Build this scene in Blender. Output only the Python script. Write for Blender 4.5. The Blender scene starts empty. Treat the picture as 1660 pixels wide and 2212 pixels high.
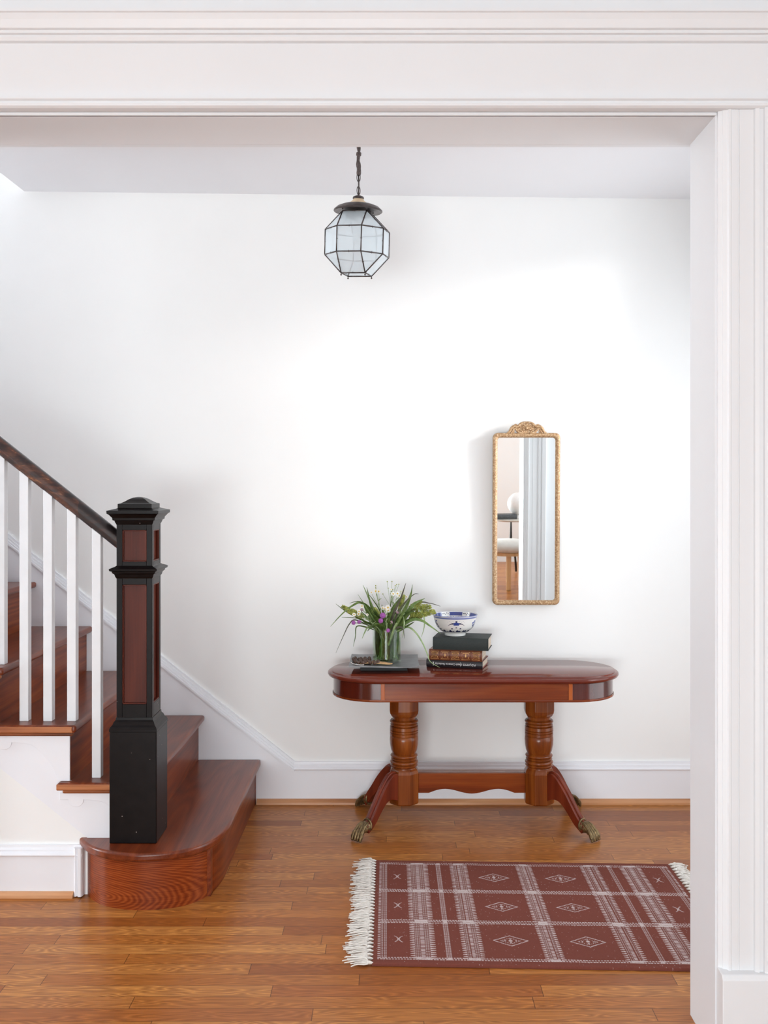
import bpy, math, random
import numpy as np
from mathutils import Vector, Matrix, Euler
random.seed(7)
PI = math.pi
S = bpy.context.scene
COL = S.collection
R = math.radians

# ------------------------------------------------------------ camera, light, exposure
F, CX, CY, CH = 2150.0, 855.0, 1045.0, 1.44          # focal length (px), vanishing point, lens height
cam = bpy.data.cameras.new('camera'); camo = bpy.data.objects.new('camera', cam); COL.objects.link(camo)
camo.location = (0, 0, CH); camo.rotation_euler = (R(90), 0, 0)
cam.sensor_fit = 'AUTO'; cam.sensor_width = 36; cam.lens = F / 2212 * 36
cam.shift_x = (830 - CX) / 2212; cam.shift_y = -(1106 - CY) / 2212
cam.clip_start = 0.05
S.camera = camo
S.view_settings.view_transform = 'Standard'; S.view_settings.look = 'None'
S.view_settings.gamma = 1; S.view_settings.exposure = 0.0; S.view_settings.use_curve_mapping = False

world = bpy.data.worlds.new('world'); S.world = world; world.use_nodes = True
bg = world.node_tree.nodes['Background']; bg.inputs[0].default_value = (0.82, 0.90, 1.0, 1); bg.inputs[1].default_value = 0.5

SUN_DIR = Vector((-2.0, 1.0, -0.44)).normalized()
sun = bpy.data.lights.new('sun', 'SUN'); sun.energy = 1.6; sun.angle = R(8); sun.color = (1.0, 0.985, 0.96)
so = bpy.data.objects.new('sun', sun); COL.objects.link(so); so.location = (6, 2, 4)
so.rotation_euler = SUN_DIR.to_track_quat('-Z', 'Y').to_euler()

def area(name, loc, aim, sx, sy, energy, color=(1, 1, 1)):
    l = bpy.data.lights.new(name, 'AREA'); l.shape = 'RECTANGLE'; l.size = sx; l.size_y = sy; l.energy = energy; l.color = color
    o = bpy.data.objects.new(name, l); COL.objects.link(o); o.location = loc
    o.rotation_euler = (Vector(aim) - Vector(loc)).to_track_quat('-Z', 'Z').to_euler()
    return o
# hall and rear window daylight, plus fill lamps added to brighten both rooms
area('side_window_fill', (2.72, -1.6, 1.6), (0.6, -3.4, 1.2), 1.6, 1.5, 26, (0.90, 0.95, 1.0)).data.spread = R(120)  # fill added by the side window, aimed to brighten the rear wall
hl = area('hall_window_daylight', (1.86, 3.45, 1.7), (-2, 3.55, 1.45), 1.2, 1.8, 16, (0.86, 0.94, 1.0)); hl.data.spread = R(125)
area('rear_window_daylight', (-0.55, -3.32, 1.45), (-0.55, 3, 1.25), 2.4, 1.8, 12, (0.84, 0.935, 0.985))
area('rear_low_fill', (-0.5, -3.32, 0.75), (0.2, 4.5, 0.6), 3.2, 0.9, 240, (0.85, 0.945, 0.985))  # added low fill from behind the camera, lifts the lower walls
area('hall_low_fill', (1.86, 3.6, 0.75), (-2, 3.7, 0.9), 1.3, 1.1, 9, (0.86, 0.94, 1.0))  # added fill for the lower hall; the wall has no opening here
area('hallway_fill', (-4.9, 3.1, 1.3), (0.8, 3.3, 1.2), 0.7, 2.0, 135, (0.88, 0.945, 1.0))  # added fill from the unseen left end of the hallway
area('landing_fill', (-5.05, 3.6, 2.35), (0.5, 3.7, 1.7), 1.2, 1.2, 64, (0.88, 0.945, 1.0))  # added fill for jamb, upper wall and stairs; no window built here

# ------------------------------------------------------------ helpers
def lin(c):
    c = c / 255.0
    return c / 12.92 if c <= 0.04045 else ((c + 0.055) / 1.055) ** 2.4
def rgb(r, g, b): return (lin(r), lin(g), lin(b), 1)
def W(px, py, d): return Vector(((px - CX) * d / F, d, CH - (py - CY) * d / F))

class NT:
    def __init__(s, name):
        s.m = bpy.data.materials.new(name); s.m.use_nodes = True
        s.t = s.m.node_tree; s.n = s.t.nodes; s.b = s.n['Principled BSDF']; s.out = s.n['Material Output']
    def node(s, typ, **kw):
        n = s.n.new(typ)
        for k, v in kw.items():
            if k.startswith('i_'):
                key = k[2:]; key = int(key) if key.isdigit() else key.replace('_', ' ')
                n.inputs[key].default_value = v
            else: setattr(n, k, v)
        return n
    def link(s, a, b): s.t.links.new(a, b)
    def math(s, op, a, b=None, c=None):
        n = s.n.new('ShaderNodeMath'); n.operation = op
        for i, v in enumerate((a, b, c)):
            if v is None: continue
            if isinstance(v, (int, float)): n.inputs[i].default_value = v
            else: s.link(v, n.inputs[i])
        return n.outputs[0]
    def ramp(s, fac, stops):
        n = s.n.new('ShaderNodeValToRGB'); e = n.color_ramp.elements
        e[0].position, e[0].color = stops[0]; e[1].position, e[1].color = stops[-1]
        for p, c in stops[1:-1]:
            x = e.new(p); x.color = c
        s.link(fac, n.inputs[0]); return n.outputs[0]
    def mix(s, fac, a, b, mode='MIX'):
        n = s.n.new('ShaderNodeMix'); n.data_type = 'RGBA'; n.blend_type = mode
        for i, v in ((0, fac), (6, a), (7, b)):
            if isinstance(v, (int, float, tuple)): n.inputs[i].default_value = v
            else: s.link(v, n.inputs[i])
        return n.outputs[2]
    def set(s, **kw):
        for k, v in kw.items():
            k = k.replace('_', ' ')
            if isinstance(v, (int, float, tuple)): s.b.inputs[k].default_value = v
            else: s.link(v, s.b.inputs[k])

def plain(name, col, rough=0.5, metal=0.0, var=0.06, scale=12, bump=0.0, bscale=200, coat=0.0, spec=0.5):
    k = NT(name)
    tc = k.node('ShaderNodeTexCoord')
    no = k.node('ShaderNodeTexNoise', i_Scale=scale, i_Detail=4.0); k.link(tc.outputs['Object'], no.inputs['Vector'])
    dark = tuple(c * (1 - var) for c in col[:3]) + (1,); lite = tuple(min(1, c * (1 + var)) for c in col[:3]) + (1,)
    k.set(Base_Color=k.ramp(no.outputs[0], [(0.3, dark), (0.7, lite)]), Roughness=rough, Metallic=metal)
    k.b.inputs['Coat Weight'].default_value = coat; k.b.inputs['Coat Roughness'].default_value = 0.1
    k.b.inputs['Specular IOR Level'].default_value = spec
    if bump:
        n2 = k.node('ShaderNodeTexNoise', i_Scale=bscale, i_Detail=3.0); k.link(tc.outputs['Object'], n2.inputs['Vector'])
        bm = k.node('ShaderNodeBump', i_Strength=bump, i_Distance=0.002); k.link(n2.outputs[0], bm.inputs['Height']); k.link(bm.outputs[0], k.b.inputs['Normal'])
    return k.m

def wood(name, cd, cm, cl, axis='x', rough=0.3, coat=0.4, ring=14, scale=1.0, contrast=1.0, fine=0.35, spec=0.5):
    """long grain along axis; broad cathedral rings and fine pores"""
    k = NT(name); tc = k.node('ShaderNodeTexCoord')
    sc = {'x': (0.10, 1, 1), 'y': (1, 0.10, 1), 'z': (1, 1, 0.10)}[axis]
    mp = k.node('ShaderNodeMapping'); mp.inputs['Scale'].default_value = tuple(v * scale for v in sc); k.link(tc.outputs['Object'], mp.inputs['Vector'])
    n1 = k.node('ShaderNodeTexNoise', i_Scale=5.0, i_Detail=2.0, i_Roughness=0.5); k.link(mp.outputs[0], n1.inputs['Vector'])
    rings = k.math('FRACT', k.math('MULTIPLY', n1.outputs[0], ring))
    tri = k.math('ABSOLUTE', k.math('SUBTRACT', rings, 0.5))          # 0..0.5
    sc2 = {'x': (6, 160, 160), 'y': (160, 6, 160), 'z': (160, 160, 6)}[axis]
    mp2 = k.node('ShaderNodeMapping'); mp2.inputs['Scale'].default_value = sc2; k.link(tc.outputs['Object'], mp2.inputs['Vector'])
    n2 = k.node('ShaderNodeTexNoise', i_Scale=1.0, i_Detail=3.0); k.link(mp2.outputs[0], n2.inputs['Vector'])
    f = k.math('ADD', k.math('MULTIPLY', tri, 1.3 * contrast), k.math('MULTIPLY', n2.outputs[0], fine * 1.2))
    f = k.math('ADD', f, 0.5 - 0.325 * contrast - 0.6 * fine)
    n3 = k.node('ShaderNodeTexNoise', i_Scale=2.2, i_Detail=2.0); k.link(tc.outputs['Object'], n3.inputs['Vector'])
    f = k.math('ADD', f, k.math('MULTIPLY', k.math('SUBTRACT', n3.outputs[0], 0.5), 0.5))
    k.set(Base_Color=k.ramp(f, [(0.12, cd), (0.5, cm), (0.9, cl)]), Roughness=rough)
    k.b.inputs['Coat Weight'].default_value = coat; k.b.inputs['Coat Roughness'].default_value = 0.12
    k.b.inputs['Specular IOR Level'].default_value = spec
    bm = k.node('ShaderNodeBump', i_Strength=0.12, i_Distance=0.001); k.link(n2.outputs[0], bm.inputs['Height']); k.link(bm.outputs[0], k.b.inputs['Normal'])
    return k.m

def floor_material():
    k = NT('oak_floor_boards'); tc = k.node('ShaderNodeTexCoord')
    sp = k.node('ShaderNodeSeparateXYZ'); k.link(tc.outputs['Object'], sp.inputs[0]); x, y = sp.outputs[0], sp.outputs[1]
    bw = 0.0635
    yr = k.math('DIVIDE', y, bw); row = k.math('FLOOR', yr); fy = k.math('FRACT', yr)
    wn = k.node('ShaderNodeTexWhiteNoise', noise_dimensions='1D'); k.link(row, wn.inputs['W'])
    xo = k.math('ADD', x, k.math('MULTIPLY', wn.outputs[0], 7.0))
    # a second noise lets neighbouring boards differ in length
    ln = k.math('ADD', 0.62, k.math('MULTIPLY', wn.outputs[0], 0.55))
    xr = k.math('DIVIDE', xo, ln); colm = k.math('FLOOR', xr); fx = k.math('FRACT', xr)
    cb = k.node('ShaderNodeCombineXYZ'); k.link(row, cb.inputs[0]); k.link(colm, cb.inputs[1])
    wb = k.node('ShaderNodeTexWhiteNoise', noise_dimensions='3D'); k.link(cb.outputs[0], wb.inputs['Vector'])
    rnd = wb.outputs[0]
    # grain
    cg = k.node('ShaderNodeCombineXYZ')
    k.link(k.math('ADD', k.math('MULTIPLY', x, 1.1), k.math('MULTIPLY', rnd, 31.0)), cg.inputs[0])
    k.link(k.math('MULTIPLY', k.math('SUBTRACT', fy, 0.5), 0.62), cg.inputs[1]); k.link(k.math('MULTIPLY', rnd, 17.0), cg.inputs[2])
    n1 = k.node('ShaderNodeTexNoise', i_Scale=2.6, i_Detail=1.5, i_Roughness=0.45); k.link(cg.outputs[0], n1.inputs['Vector'])
    rg = k.math('FRACT', k.math('MULTIPLY', n1.outputs[0], 16.0)); tri = k.math('MULTIPLY', k.math('ABSOLUTE', k.math('SUBTRACT', rg, 0.5)), 2.0)
    tri = k.math('POWER', tri, 1.6)
    mp2 = k.node('ShaderNodeMapping'); mp2.inputs['Scale'].default_value = (9, 260, 1); k.link(tc.outputs['Object'], mp2.inputs['Vector'])
    n2 = k.node('ShaderNodeTexNoise', i_Scale=1.0, i_Detail=3.0); k.link(mp2.outputs[0], n2.inputs['Vector'])
    base = k.ramp(rnd, [(0.0, rgb(158, 88, 34)), (0.22, rgb(186, 114, 50)), (0.5, rgb(198, 126, 58)), (0.8, rgb(212, 144, 74)), (1.0, rgb(172, 96, 42))])
    c = k.mix(k.math('MULTIPLY', k.math('SUBTRACT', 1.0, tri), 0.60), base, rgb(118, 62, 24))
    c = k.mix(k.math('MULTIPLY', k.math('SUBTRACT', n2.outputs[0], 0.35), 0.65), c, rgb(120, 66, 28))
    # joints
    ed = k.math('MINIMUM', fy, k.math('SUBTRACT', 1.0, fy)); ed2 = k.math('MULTIPLY', k.math('MINIMUM', fx, k.math('SUBTRACT', 1.0, fx)), ln)
    j1 = k.math('LESS_THAN', ed, 0.016); j2 = k.math('LESS_THAN', ed2, 0.0011)
    j = k.math('MAXIMUM', j1, j2)
    c = k.mix(k.math('MULTIPLY', j, 0.72), c, rgb(62, 30, 14))
    k.set(Base_Color=c, Roughness=k.math('ADD', 0.27, k.math('MULTIPLY', n2.outputs[0], 0.12)))
    k.b.inputs['Coat Weight'].default_value = 0.1; k.b.inputs['Coat Roughness'].default_value = 0.2; k.b.inputs['Specular IOR Level'].default_value = 0.25
    bm = k.node('ShaderNodeBump', i_Strength=0.25, i_Distance=0.0015); k.link(k.math('SUBTRACT', 1.0, j), bm.inputs['Height']); k.link(bm.outputs[0], k.b.inputs['Normal'])
    return k.m

def attr_material(name, rough, bump=0.0, coat=0.0, spec=0.5, bscale=700):
    k = NT(name); a = k.node('ShaderNodeAttribute'); a.attribute_name = 'paint'
    k.set(Base_Color=a.outputs['Color'], Roughness=rough); k.b.inputs['Coat Weight'].default_value = coat
    k.b.inputs['Specular IOR Level'].default_value = spec
    if bump:
        tc = k.node('ShaderNodeTexCoord')
        n2 = k.node('ShaderNodeTexNoise', i_Scale=bscale, i_Detail=3.0); k.link(tc.outputs['Object'], n2.inputs['Vector'])
        bm = k.node('ShaderNodeBump', i_Strength=bump, i_Distance=0.002); k.link(n2.outputs[0], bm.inputs['Height']); k.link(bm.outputs[0], k.b.inputs['Normal'])
    return k.m

def glass_material(name, col, trans=0.9, rough=0.02, diffuse=None):
    k = NT(name); k.n.remove(k.b)
    tr = k.node('ShaderNodeBsdfTransparent'); tr.inputs[0].default_value = col
    gl = k.node('ShaderNodeBsdfGlossy'); gl.inputs['Roughness'].default_value = rough; gl.inputs[0].default_value = (1, 1, 1, 1)
    lw = k.node('ShaderNodeLayerWeight', i_Blend=0.5); fr_ = k.math('MULTIPLY_ADD', k.math('POWER', lw.outputs['Facing'], 3.5), 0.6, 0.03)
    m1 = k.node('ShaderNodeMixShader'); k.link(fr_, m1.inputs[0]); k.link(tr.outputs[0], m1.inputs[1]); k.link(gl.outputs[0], m1.inputs[2])
    last = m1.outputs[0]
    if diffuse:
        df = k.node('ShaderNodeBsdfDiffuse'); df.inputs[0].default_value = diffuse
        tl = k.node('ShaderNodeBsdfTranslucent'); tl.inputs[0].default_value = diffuse
        ad = k.node('ShaderNodeMixShader', i_0=0.5); k.link(df.outputs[0], ad.inputs[1]); k.link(tl.outputs[0], ad.inputs[2])
        m2 = k.node('ShaderNodeMixShader', i_0=1 - trans); k.link(last, m2.inputs[1]); k.link(ad.outputs[0], m2.inputs[2]); last = m2.outputs[0]
    k.link(last, k.out.inputs['Surface'])
    return k.m

def leaf_material(name, c1, c2, tip):
    k = NT(name); tc = k.node('ShaderNodeTexCoord')
    no = k.node('ShaderNodeTexNoise', i_Scale=60.0, i_Detail=2.0); k.link(tc.outputs['Object'], no.inputs['Vector'])
    k.set(Base_Color=k.ramp(no.outputs[0], [(0.3, c1), (0.6, c2), (0.85, tip)]), Roughness=0.5)
    return k.m

# materials
M_wall = plain('wall_paint', rgb(244, 243, 241), 0.55, var=0.008, scale=3, bump=0.03, bscale=120)
M_trim = plain('trim_paint', rgb(240, 240, 244), 0.38, var=0.008, scale=4)
M_beam = plain('frieze_paint', rgb(233, 234, 236), 0.45, var=0.008, scale=4)
M_ceil = plain('ceiling_paint', rgb(245, 245, 248), 0.7, var=0.006, scale=3)
M_floor = floor_material()
M_stair = wood('stair_oak_stain', rgb(74, 28, 10), rgb(112, 48, 22), rgb(142, 72, 36), 'y', 0.28, 0.12, spec=0.35, ring=14, contrast=0.45, fine=0.45)
M_riser = wood('riser_oak_stain', rgb(76, 26, 6), rgb(118, 48, 16), rgb(150, 76, 32), 'y', 0.36, 0.05, spec=0.25, ring=14, contrast=0.5, fine=0.45)
M_nose = wood('nosing_oak_stain', rgb(92, 44, 20), rgb(152, 84, 44), rgb(186, 118, 70), 'x', 0.35, 0.25, ring=10)
M_shoe = wood('shoe_moulding_oak', rgb(160, 100, 56), rgb(196, 138, 92), rgb(214, 160, 116), 'x', 0.4, 0.1, ring=6)
M_black = plain('black_varnish', rgb(14, 10, 10), 0.36, var=0.4, scale=30, bump=0.10, bscale=60, coat=0.15, spec=0.24)
k_ = NT('specked_black_varnish'); tc_ = k_.node('ShaderNodeTexCoord')
vo_ = k_.node('ShaderNodeTexVoronoi', i_Scale=42.0); k_.link(tc_.outputs['Object'], vo_.inputs['Vector'])
wn_ = k_.node('ShaderNodeTexWhiteNoise', noise_dimensions='3D'); k_.link(vo_.outputs['Color'], wn_.inputs['Vector'])
sp_ = k_.math('MULTIPLY', k_.math('LESS_THAN', vo_.outputs['Distance'], 0.075), k_.math('GREATER_THAN', wn_.outputs[0], 0.72))
no_ = k_.node('ShaderNodeTexNoise', i_Scale=30.0, i_Detail=4.0); k_.link(tc_.outputs['Object'], no_.inputs['Vector'])
k_.set(Base_Color=k_.mix(sp_, k_.ramp(no_.outputs[0], [(0.3, rgb(12, 8, 8)), (0.7, rgb(20, 15, 15))]), rgb(150, 138, 132)), Roughness=0.35)
k_.b.inputs['Specular IOR Level'].default_value = 0.13; k_.b.inputs['Coat Weight'].default_value = 0.10; k_.b.inputs['Coat Roughness'].default_value = 0.1
M_black = k_.m
M_panel = wood('mahogany_panel', rgb(58, 18, 8), rgb(84, 32, 18), rgb(102, 44, 26), 'z', 0.4, 0.04, ring=6, contrast=0.5, spec=0.2)
M_tabtop = wood('table_mahogany_top', rgb(84, 32, 22), rgb(108, 44, 30), rgb(124, 56, 38), 'x', 0.12, 0.15, ring=4, contrast=0.35, fine=0.2, spec=0.3)
M_table = wood('table_mahogany', rgb(80, 28, 6), rgb(124, 52, 16), rgb(150, 76, 28), 'x', 0.25, 0.1, ring=6, contrast=0.6, spec=0.3)
M_tablez = wood('table_mahogany_turned', rgb(84, 34, 8), rgb(130, 64, 20), rgb(160, 90, 36), 'z', 0.25, 0.15, ring=6, contrast=0.6, spec=0.35)
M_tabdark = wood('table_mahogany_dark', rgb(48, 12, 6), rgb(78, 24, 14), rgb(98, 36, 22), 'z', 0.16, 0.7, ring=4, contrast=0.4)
M_leg = wood('table_mahogany_leg', rgb(78, 24, 10), rgb(112, 42, 22), rgb(134, 58, 32), 'z', 0.32, 0.05, ring=5, contrast=0.5, spec=0.3)
M_strip = wood('corner_strip_veneer', rgb(150, 70, 26), rgb(172, 86, 34), rgb(190, 104, 46), 'z', 0.3, 0.1, ring=4, contrast=0.4, spec=0.3)
M_brass = plain('antique_brass', rgb(124, 104, 72), 0.4, 0.7, var=0.5, scale=110, bump=0.5, bscale=150)
M_bronze = plain('dark_bronze', rgb(84, 76, 74), 0.35, 0.7, var=0.3, scale=40)
M_cream = plain('cream_knob', rgb(226, 200, 166), 0.4)
M_cord = plain('cord_cloth', rgb(92, 82, 80), 0.85, var=0.4, scale=160, bump=0.8, bscale=260)
M_frost = glass_material('frosted_lantern_glass', (0.97, 0.99, 1.0, 1), 0.55, 0.15, rgb(246, 250, 252))
M_glass = glass_material('clear_vase_glass', (0.93, 0.96, 0.94, 1))
M_water = glass_material('vase_water', (0.80, 0.88, 0.74, 1))
def gilt_material():
    k = NT('worn_gilt'); tc = k.node('ShaderNodeTexCoord')
    no = k.node('ShaderNodeTexNoise', i_Scale=150.0, i_Detail=6.0, i_Roughness=0.7); k.link(tc.outputs['Object'], no.inputs['Vector'])
    c = k.ramp(no.outputs[0], [(0.28, rgb(112, 76, 46)), (0.42, rgb(164, 124, 86)), (0.58, rgb(204, 172, 132)), (0.70, rgb(238, 226, 208))])
    k.set(Base_Color=c, Roughness=0.45, Metallic=0.25)
    bm = k.node('ShaderNodeBump', i_Strength=0.4, i_Distance=0.002); k.link(no.outputs[0], bm.inputs['Height']); k.link(bm.outputs[0], k.b.inputs['Normal'])
    return k.m
M_gilt = gilt_material()
k = NT('silvered_glass'); k.set(Base_Color=(0.93, 0.95, 0.94, 1), Metallic=1.0, Roughness=0.012); M_mirror = k.m
M_bal = plain('baluster_paint', rgb(236, 236, 238), 0.4, var=0.02, scale=20)
M_slate = plain('slate_tray', rgb(98, 98, 100), 0.32, var=0.3, scale=25, bump=0.2, bscale=50)
M_dark = plain('black_rubber', rgb(24, 22, 22), 0.6)
M_cloth_g = plain('green_book_cloth', rgb(36, 44, 42), 0.6, var=0.2, scale=300, bump=0.4, bscale=900)
M_leather = plain('brown_leather', rgb(122, 66, 40), 0.38, var=0.22, scale=60, bump=0.3, bscale=300, coat=0.2)
M_blackcover = plain('black_dust_jacket', rgb(36, 30, 34), 0.4, var=0.1)
M_redboard = plain('red_board', rgb(120, 40, 32), 0.5)
M_gold = plain('gilt_tooling', rgb(222, 176, 110), 0.35, 0.6, var=0.15)
M_white = plain('white_print', rgb(226, 222, 220), 0.5)
k = NT('page_block'); tc = k.node('ShaderNodeTexCoord'); mp = k.node('ShaderNodeMapping'); mp.inputs['Scale'].default_value = (3, 3, 900); k.link(tc.outputs['Object'], mp.inputs[0])
no = k.node('ShaderNodeTexNoise', i_Scale=1.0, i_Detail=1.0); k.link(mp.outputs[0], no.inputs['Vector'])
k.set(Base_Color=k.ramp(no.outputs[0], [(0.3, rgb(178, 158, 136)), (0.7, rgb(226, 212, 194))]), Roughness=0.8); M_page = k.m
M_leaf = leaf_material('grass_leaf', rgb(78, 104, 44), rgb(118, 144, 78), rgb(156, 172, 114))
M_leafd = leaf_material('dark_leaf', rgb(58, 80, 32), rgb(90, 116, 50), rgb(122, 142, 74))
M_deep = leaf_material('submerged_leaf', rgb(30, 44, 16), rgb(52, 74, 24), rgb(80, 104, 36))
M_leafp = leaf_material('pale_leaf', rgb(116, 140, 84), rgb(150, 170, 118), rgb(180, 192, 150))
M_leafg = leaf_material('dry_leaf_tip', rgb(78, 72, 68), rgb(98, 98, 78), rgb(120, 120, 96))
M_seed = leaf_material('millet_seed', rgb(112, 124, 48), rgb(164, 168, 82), rgb(200, 198, 118))
M_petal = plain('white_petal', rgb(244, 242, 232), 0.6, var=0.02)
M_yolk = plain('yellow_disc', rgb(226, 180, 40), 0.6)
M_purple = plain('purple_floret', rgb(172, 96, 172), 0.6, var=0.3, scale=300)
M_mauve = plain('pale_mauve_floret', rgb(182, 150, 160), 0.6, var=0.2, scale=300)
M_berry = plain('dried_berry', rgb(86, 62, 50), 0.5, var=0.4, scale=150, bump=0.3, bscale=300)
M_straw = plain('straw_stem', rgb(196, 158, 112), 0.6, var=0.2, scale=100)
M_fringe = plain('cotton_fringe', rgb(228, 222, 214), 0.9, var=0.06, scale=100)
M_upholstery = plain('white_upholstery', rgb(232, 232, 226), 0.85)
M_ash = wood('light_wood', rgb(188, 138, 86), rgb(214, 166, 112), rgb(228, 186, 136), 'z', 0.4, 0.1, ring=6, contrast=0.5)
M_iron = plain('black_iron', rgb(30, 26, 26), 0.35, 0.4)
M_lampglass = plain('opal_lamp_glass', rgb(232, 230, 228), 0.3)
M_ctop = plain('glass_table_top', rgb(200, 196, 186), 0.15)
M_cement = plain('exterior_paint', rgb(200, 200, 198), 0.8)

# ------------------------------------------------------------ mesh builder
class B:
    def __init__(s): s.v = []; s.f = []
    def add(s, v, f):
        n = len(s.v); s.v += [tuple(p) for p in v]; s.f += [tuple(i + n for i in q) for q in f]; return s
    def box(s, x0, x1, y0, y1, z0, z1):
        v = [(x, y, z) for z in (z0, z1) for y in (y0, y1) for x in (x0, x1)]
        return s.add(v, [(0, 2, 3, 1), (4, 5, 7, 6), (0, 1, 5, 4), (2, 6, 7, 3), (0, 4, 6, 2), (1, 3, 7, 5)])
    def prism(s, poly, axis, lo, hi):
        fn = {'x': lambda a, b, t: (t, a, b), 'y': lambda a, b, t: (a, t, b), 'z': lambda a, b, t: (a, b, t)}[axis]
        n = len(poly); v = [fn(a, b, lo) for a, b in poly] + [fn(a, b, hi) for a, b in poly]
        f = [tuple(range(n))[::-1], tuple(range(n, 2 * n))] + [(i, (i + 1) % n, n + (i + 1) % n, n + i) for i in range(n)]
        return s.add(v, f)
    def lathe(s, prof, n=32, c=(0, 0, 0), rot=0.0, cap=True, flat=False):
        v = []; f = []
        for r, z in prof:
            for i in range(n):
                a = rot + 2 * PI * i / n; v.append((c[0] + r * math.cos(a), c[1] + r * math.sin(a), c[2] + z))
        for j in range(len(prof) - 1):
            for i in range(n):
                f.append((j * n + i, j * n + (i + 1) % n, (j + 1) * n + (i + 1) % n, (j + 1) * n + i))
        if cap:
            f.append(tuple(range(n))[::-1]); f.append(tuple((len(prof) - 1) * n + i for i in range(n)))
        return s.add(v, f)
    def tube(s, pts, rad, n=8, sy=1.0, cap=True):
        pts = [Vector(p) for p in pts]; L = len(pts)
        if isinstance(rad, (int, float)): rad = [rad] * L
        v = []; f = []; prev = None
        for i, p in enumerate(pts):
            t = (pts[min(i + 1, L - 1)] - pts[max(i - 1, 0)]).normalized()
            if prev is None:
                up = Vector((0, 0, 1)) if abs(t.z) < 0.9 else Vector((0, 1, 0))
                nrm = (up - t * up.dot(t)).normalized()
            else: nrm = (prev - t * prev.dot(t)).normalized()
            prev = nrm; bn = t.cross(nrm)
            for j in range(n):
                a = 2 * PI * j / n; v.append(p + nrm * (math.cos(a) * rad[i]) + bn * (math.sin(a) * rad[i] * sy))
        for i in range(L - 1):
            for j in range(n): f.append((i * n + j, i * n + (j + 1) % n, (i + 1) * n + (j + 1) % n, (i + 1) * n + j))
        if cap: f.append(tuple(range(n))[::-1]); f.append(tuple((L - 1) * n + j for j in range(n)))
        return s.add(v, f)
    def sphere(s, c, r, n=10, m=7, sx=1, sy=1, sz=1):
        v = [(c[0], c[1], c[2] + r * sz)]; f = []
        for i in range(1, m):
            t = PI * i / m
            for j in range(n):
                a = 2 * PI * j / n; v.append((c[0] + r * sx * math.sin(t) * math.cos(a), c[1] + r * sy * math.sin(t) * math.sin(a), c[2] + r * sz * math.cos(t)))
        v.append((c[0], c[1], c[2] - r * sz))
        for j in range(n): f.append((0, 1 + j, 1 + (j + 1) % n))
        for i in range(m - 2):
            for j in range(n): f.append((1 + i * n + j, 1 + (i + 1) * n + j, 1 + (i + 1) * n + (j + 1) % n, 1 + i * n + (j + 1) % n))
        for j in range(n): f.append((len(v) - 1, 1 + (m - 2) * n + (j + 1) % n, 1 + (m - 2) * n + j))
        return s.add(v, f)
    def torus(s, c, R0, r, mat=None, n=20, m=8, sx=1.0):
        v = []; f = []
        for i in range(n):
            a = 2 * PI * i / n
            for j in range(m):
                b = 2 * PI * j / m; p = Vector(((R0 + r * math.cos(b)) * math.cos(a) * sx, r * math.sin(b), (R0 + r * math.cos(b)) * math.sin(a)))
                if mat: p = mat @ p
                v.append(p + Vector(c))
        for i in range(n):
            for j in range(m): f.append((i * m + j, i * m + (j + 1) % m, ((i + 1) % n) * m + (j + 1) % m, ((i + 1) % n) * m + j))
        return s.add(v, f)
    def ribbon(s, pts, width, side=None, fold=0.25, thick=0.0006):
        """leaf blade: tapered strip with a mid fold, two sides thick"""
        pts = [Vector(p) for p in pts]; L = len(pts); v = []; f = []
        for i, p in enumerate(pts):
            t = (pts[min(i + 1, L - 1)] - pts[max(i - 1, 0)]).normalized(); u = i / (L - 1)
            sd = (side - t * side.dot(t)).normalized(); nn = t.cross(sd)
            w = width * min(1, 0.45 + 2.2 * u) * (1 - u ** 2.2) * 0.5 + 0.0003
            for q in (-1, 0, 1):
                base = p + sd * (w * q) + nn * (fold * w * abs(q)); v.append(base + nn * thick); v.append(base - nn * thick)
        for i in range(L - 1):
            a = i * 6; b = a + 6
            f += [(a, a + 2, b + 2, b), (a + 2, a + 4, b + 4, b + 2), (a + 1, b + 1, b + 3, a + 3), (a + 3, b + 3, b + 5, a + 5), (a, b, b + 1, a + 1), (a + 4, a + 5, b + 5, b + 4)]
        return s.add(v, f)
    def xf(s, m):
        s.v = [tuple(m @ Vector(p)) for p in s.v]; return s
    def build(s, name, mat, parent=None, smooth=False, bevel=0.0, seg=2, loc=None, world=True, auto=None):
        v = s.v
        o_off = Vector((0, 0, 0))
        if parent is not None and world:
            L = Vector(parent.location)
            if parent.parent is not None: L = L + Vector(parent.parent.location)
            v = [(p[0] - L.x, p[1] - L.y, p[2] - L.z) for p in v]
        elif parent is None and loc is not None:
            v = [(p[0] - loc[0], p[1] - loc[1], p[2] - loc[2]) for p in v]
        me = bpy.data.meshes.new(name); me.from_pydata(v, [], s.f); me.materials.append(mat)
        o = bpy.data.objects.new(name, me); COL.objects.link(o)
        if parent is not None: o.parent = parent
        elif loc is not None: o.location = loc
        import bmesh
        bm = bmesh.new(); bm.from_mesh(me); bmesh.ops.recalc_face_normals(bm, faces=bm.faces); bm.to_mesh(me); bm.free()
        if smooth:
            for p in me.polygons: p.use_smooth = True
            if auto is not None:
                try: me.set_sharp_from_angle(angle=R(auto))
                except Exception: pass
        if bevel:
            b = o.modifiers.new('bevel', 'BEVEL'); b.width = bevel; b.segments = seg; b.limit_method = 'ANGLE'; b.angle_limit = R(35)
        return o

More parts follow.
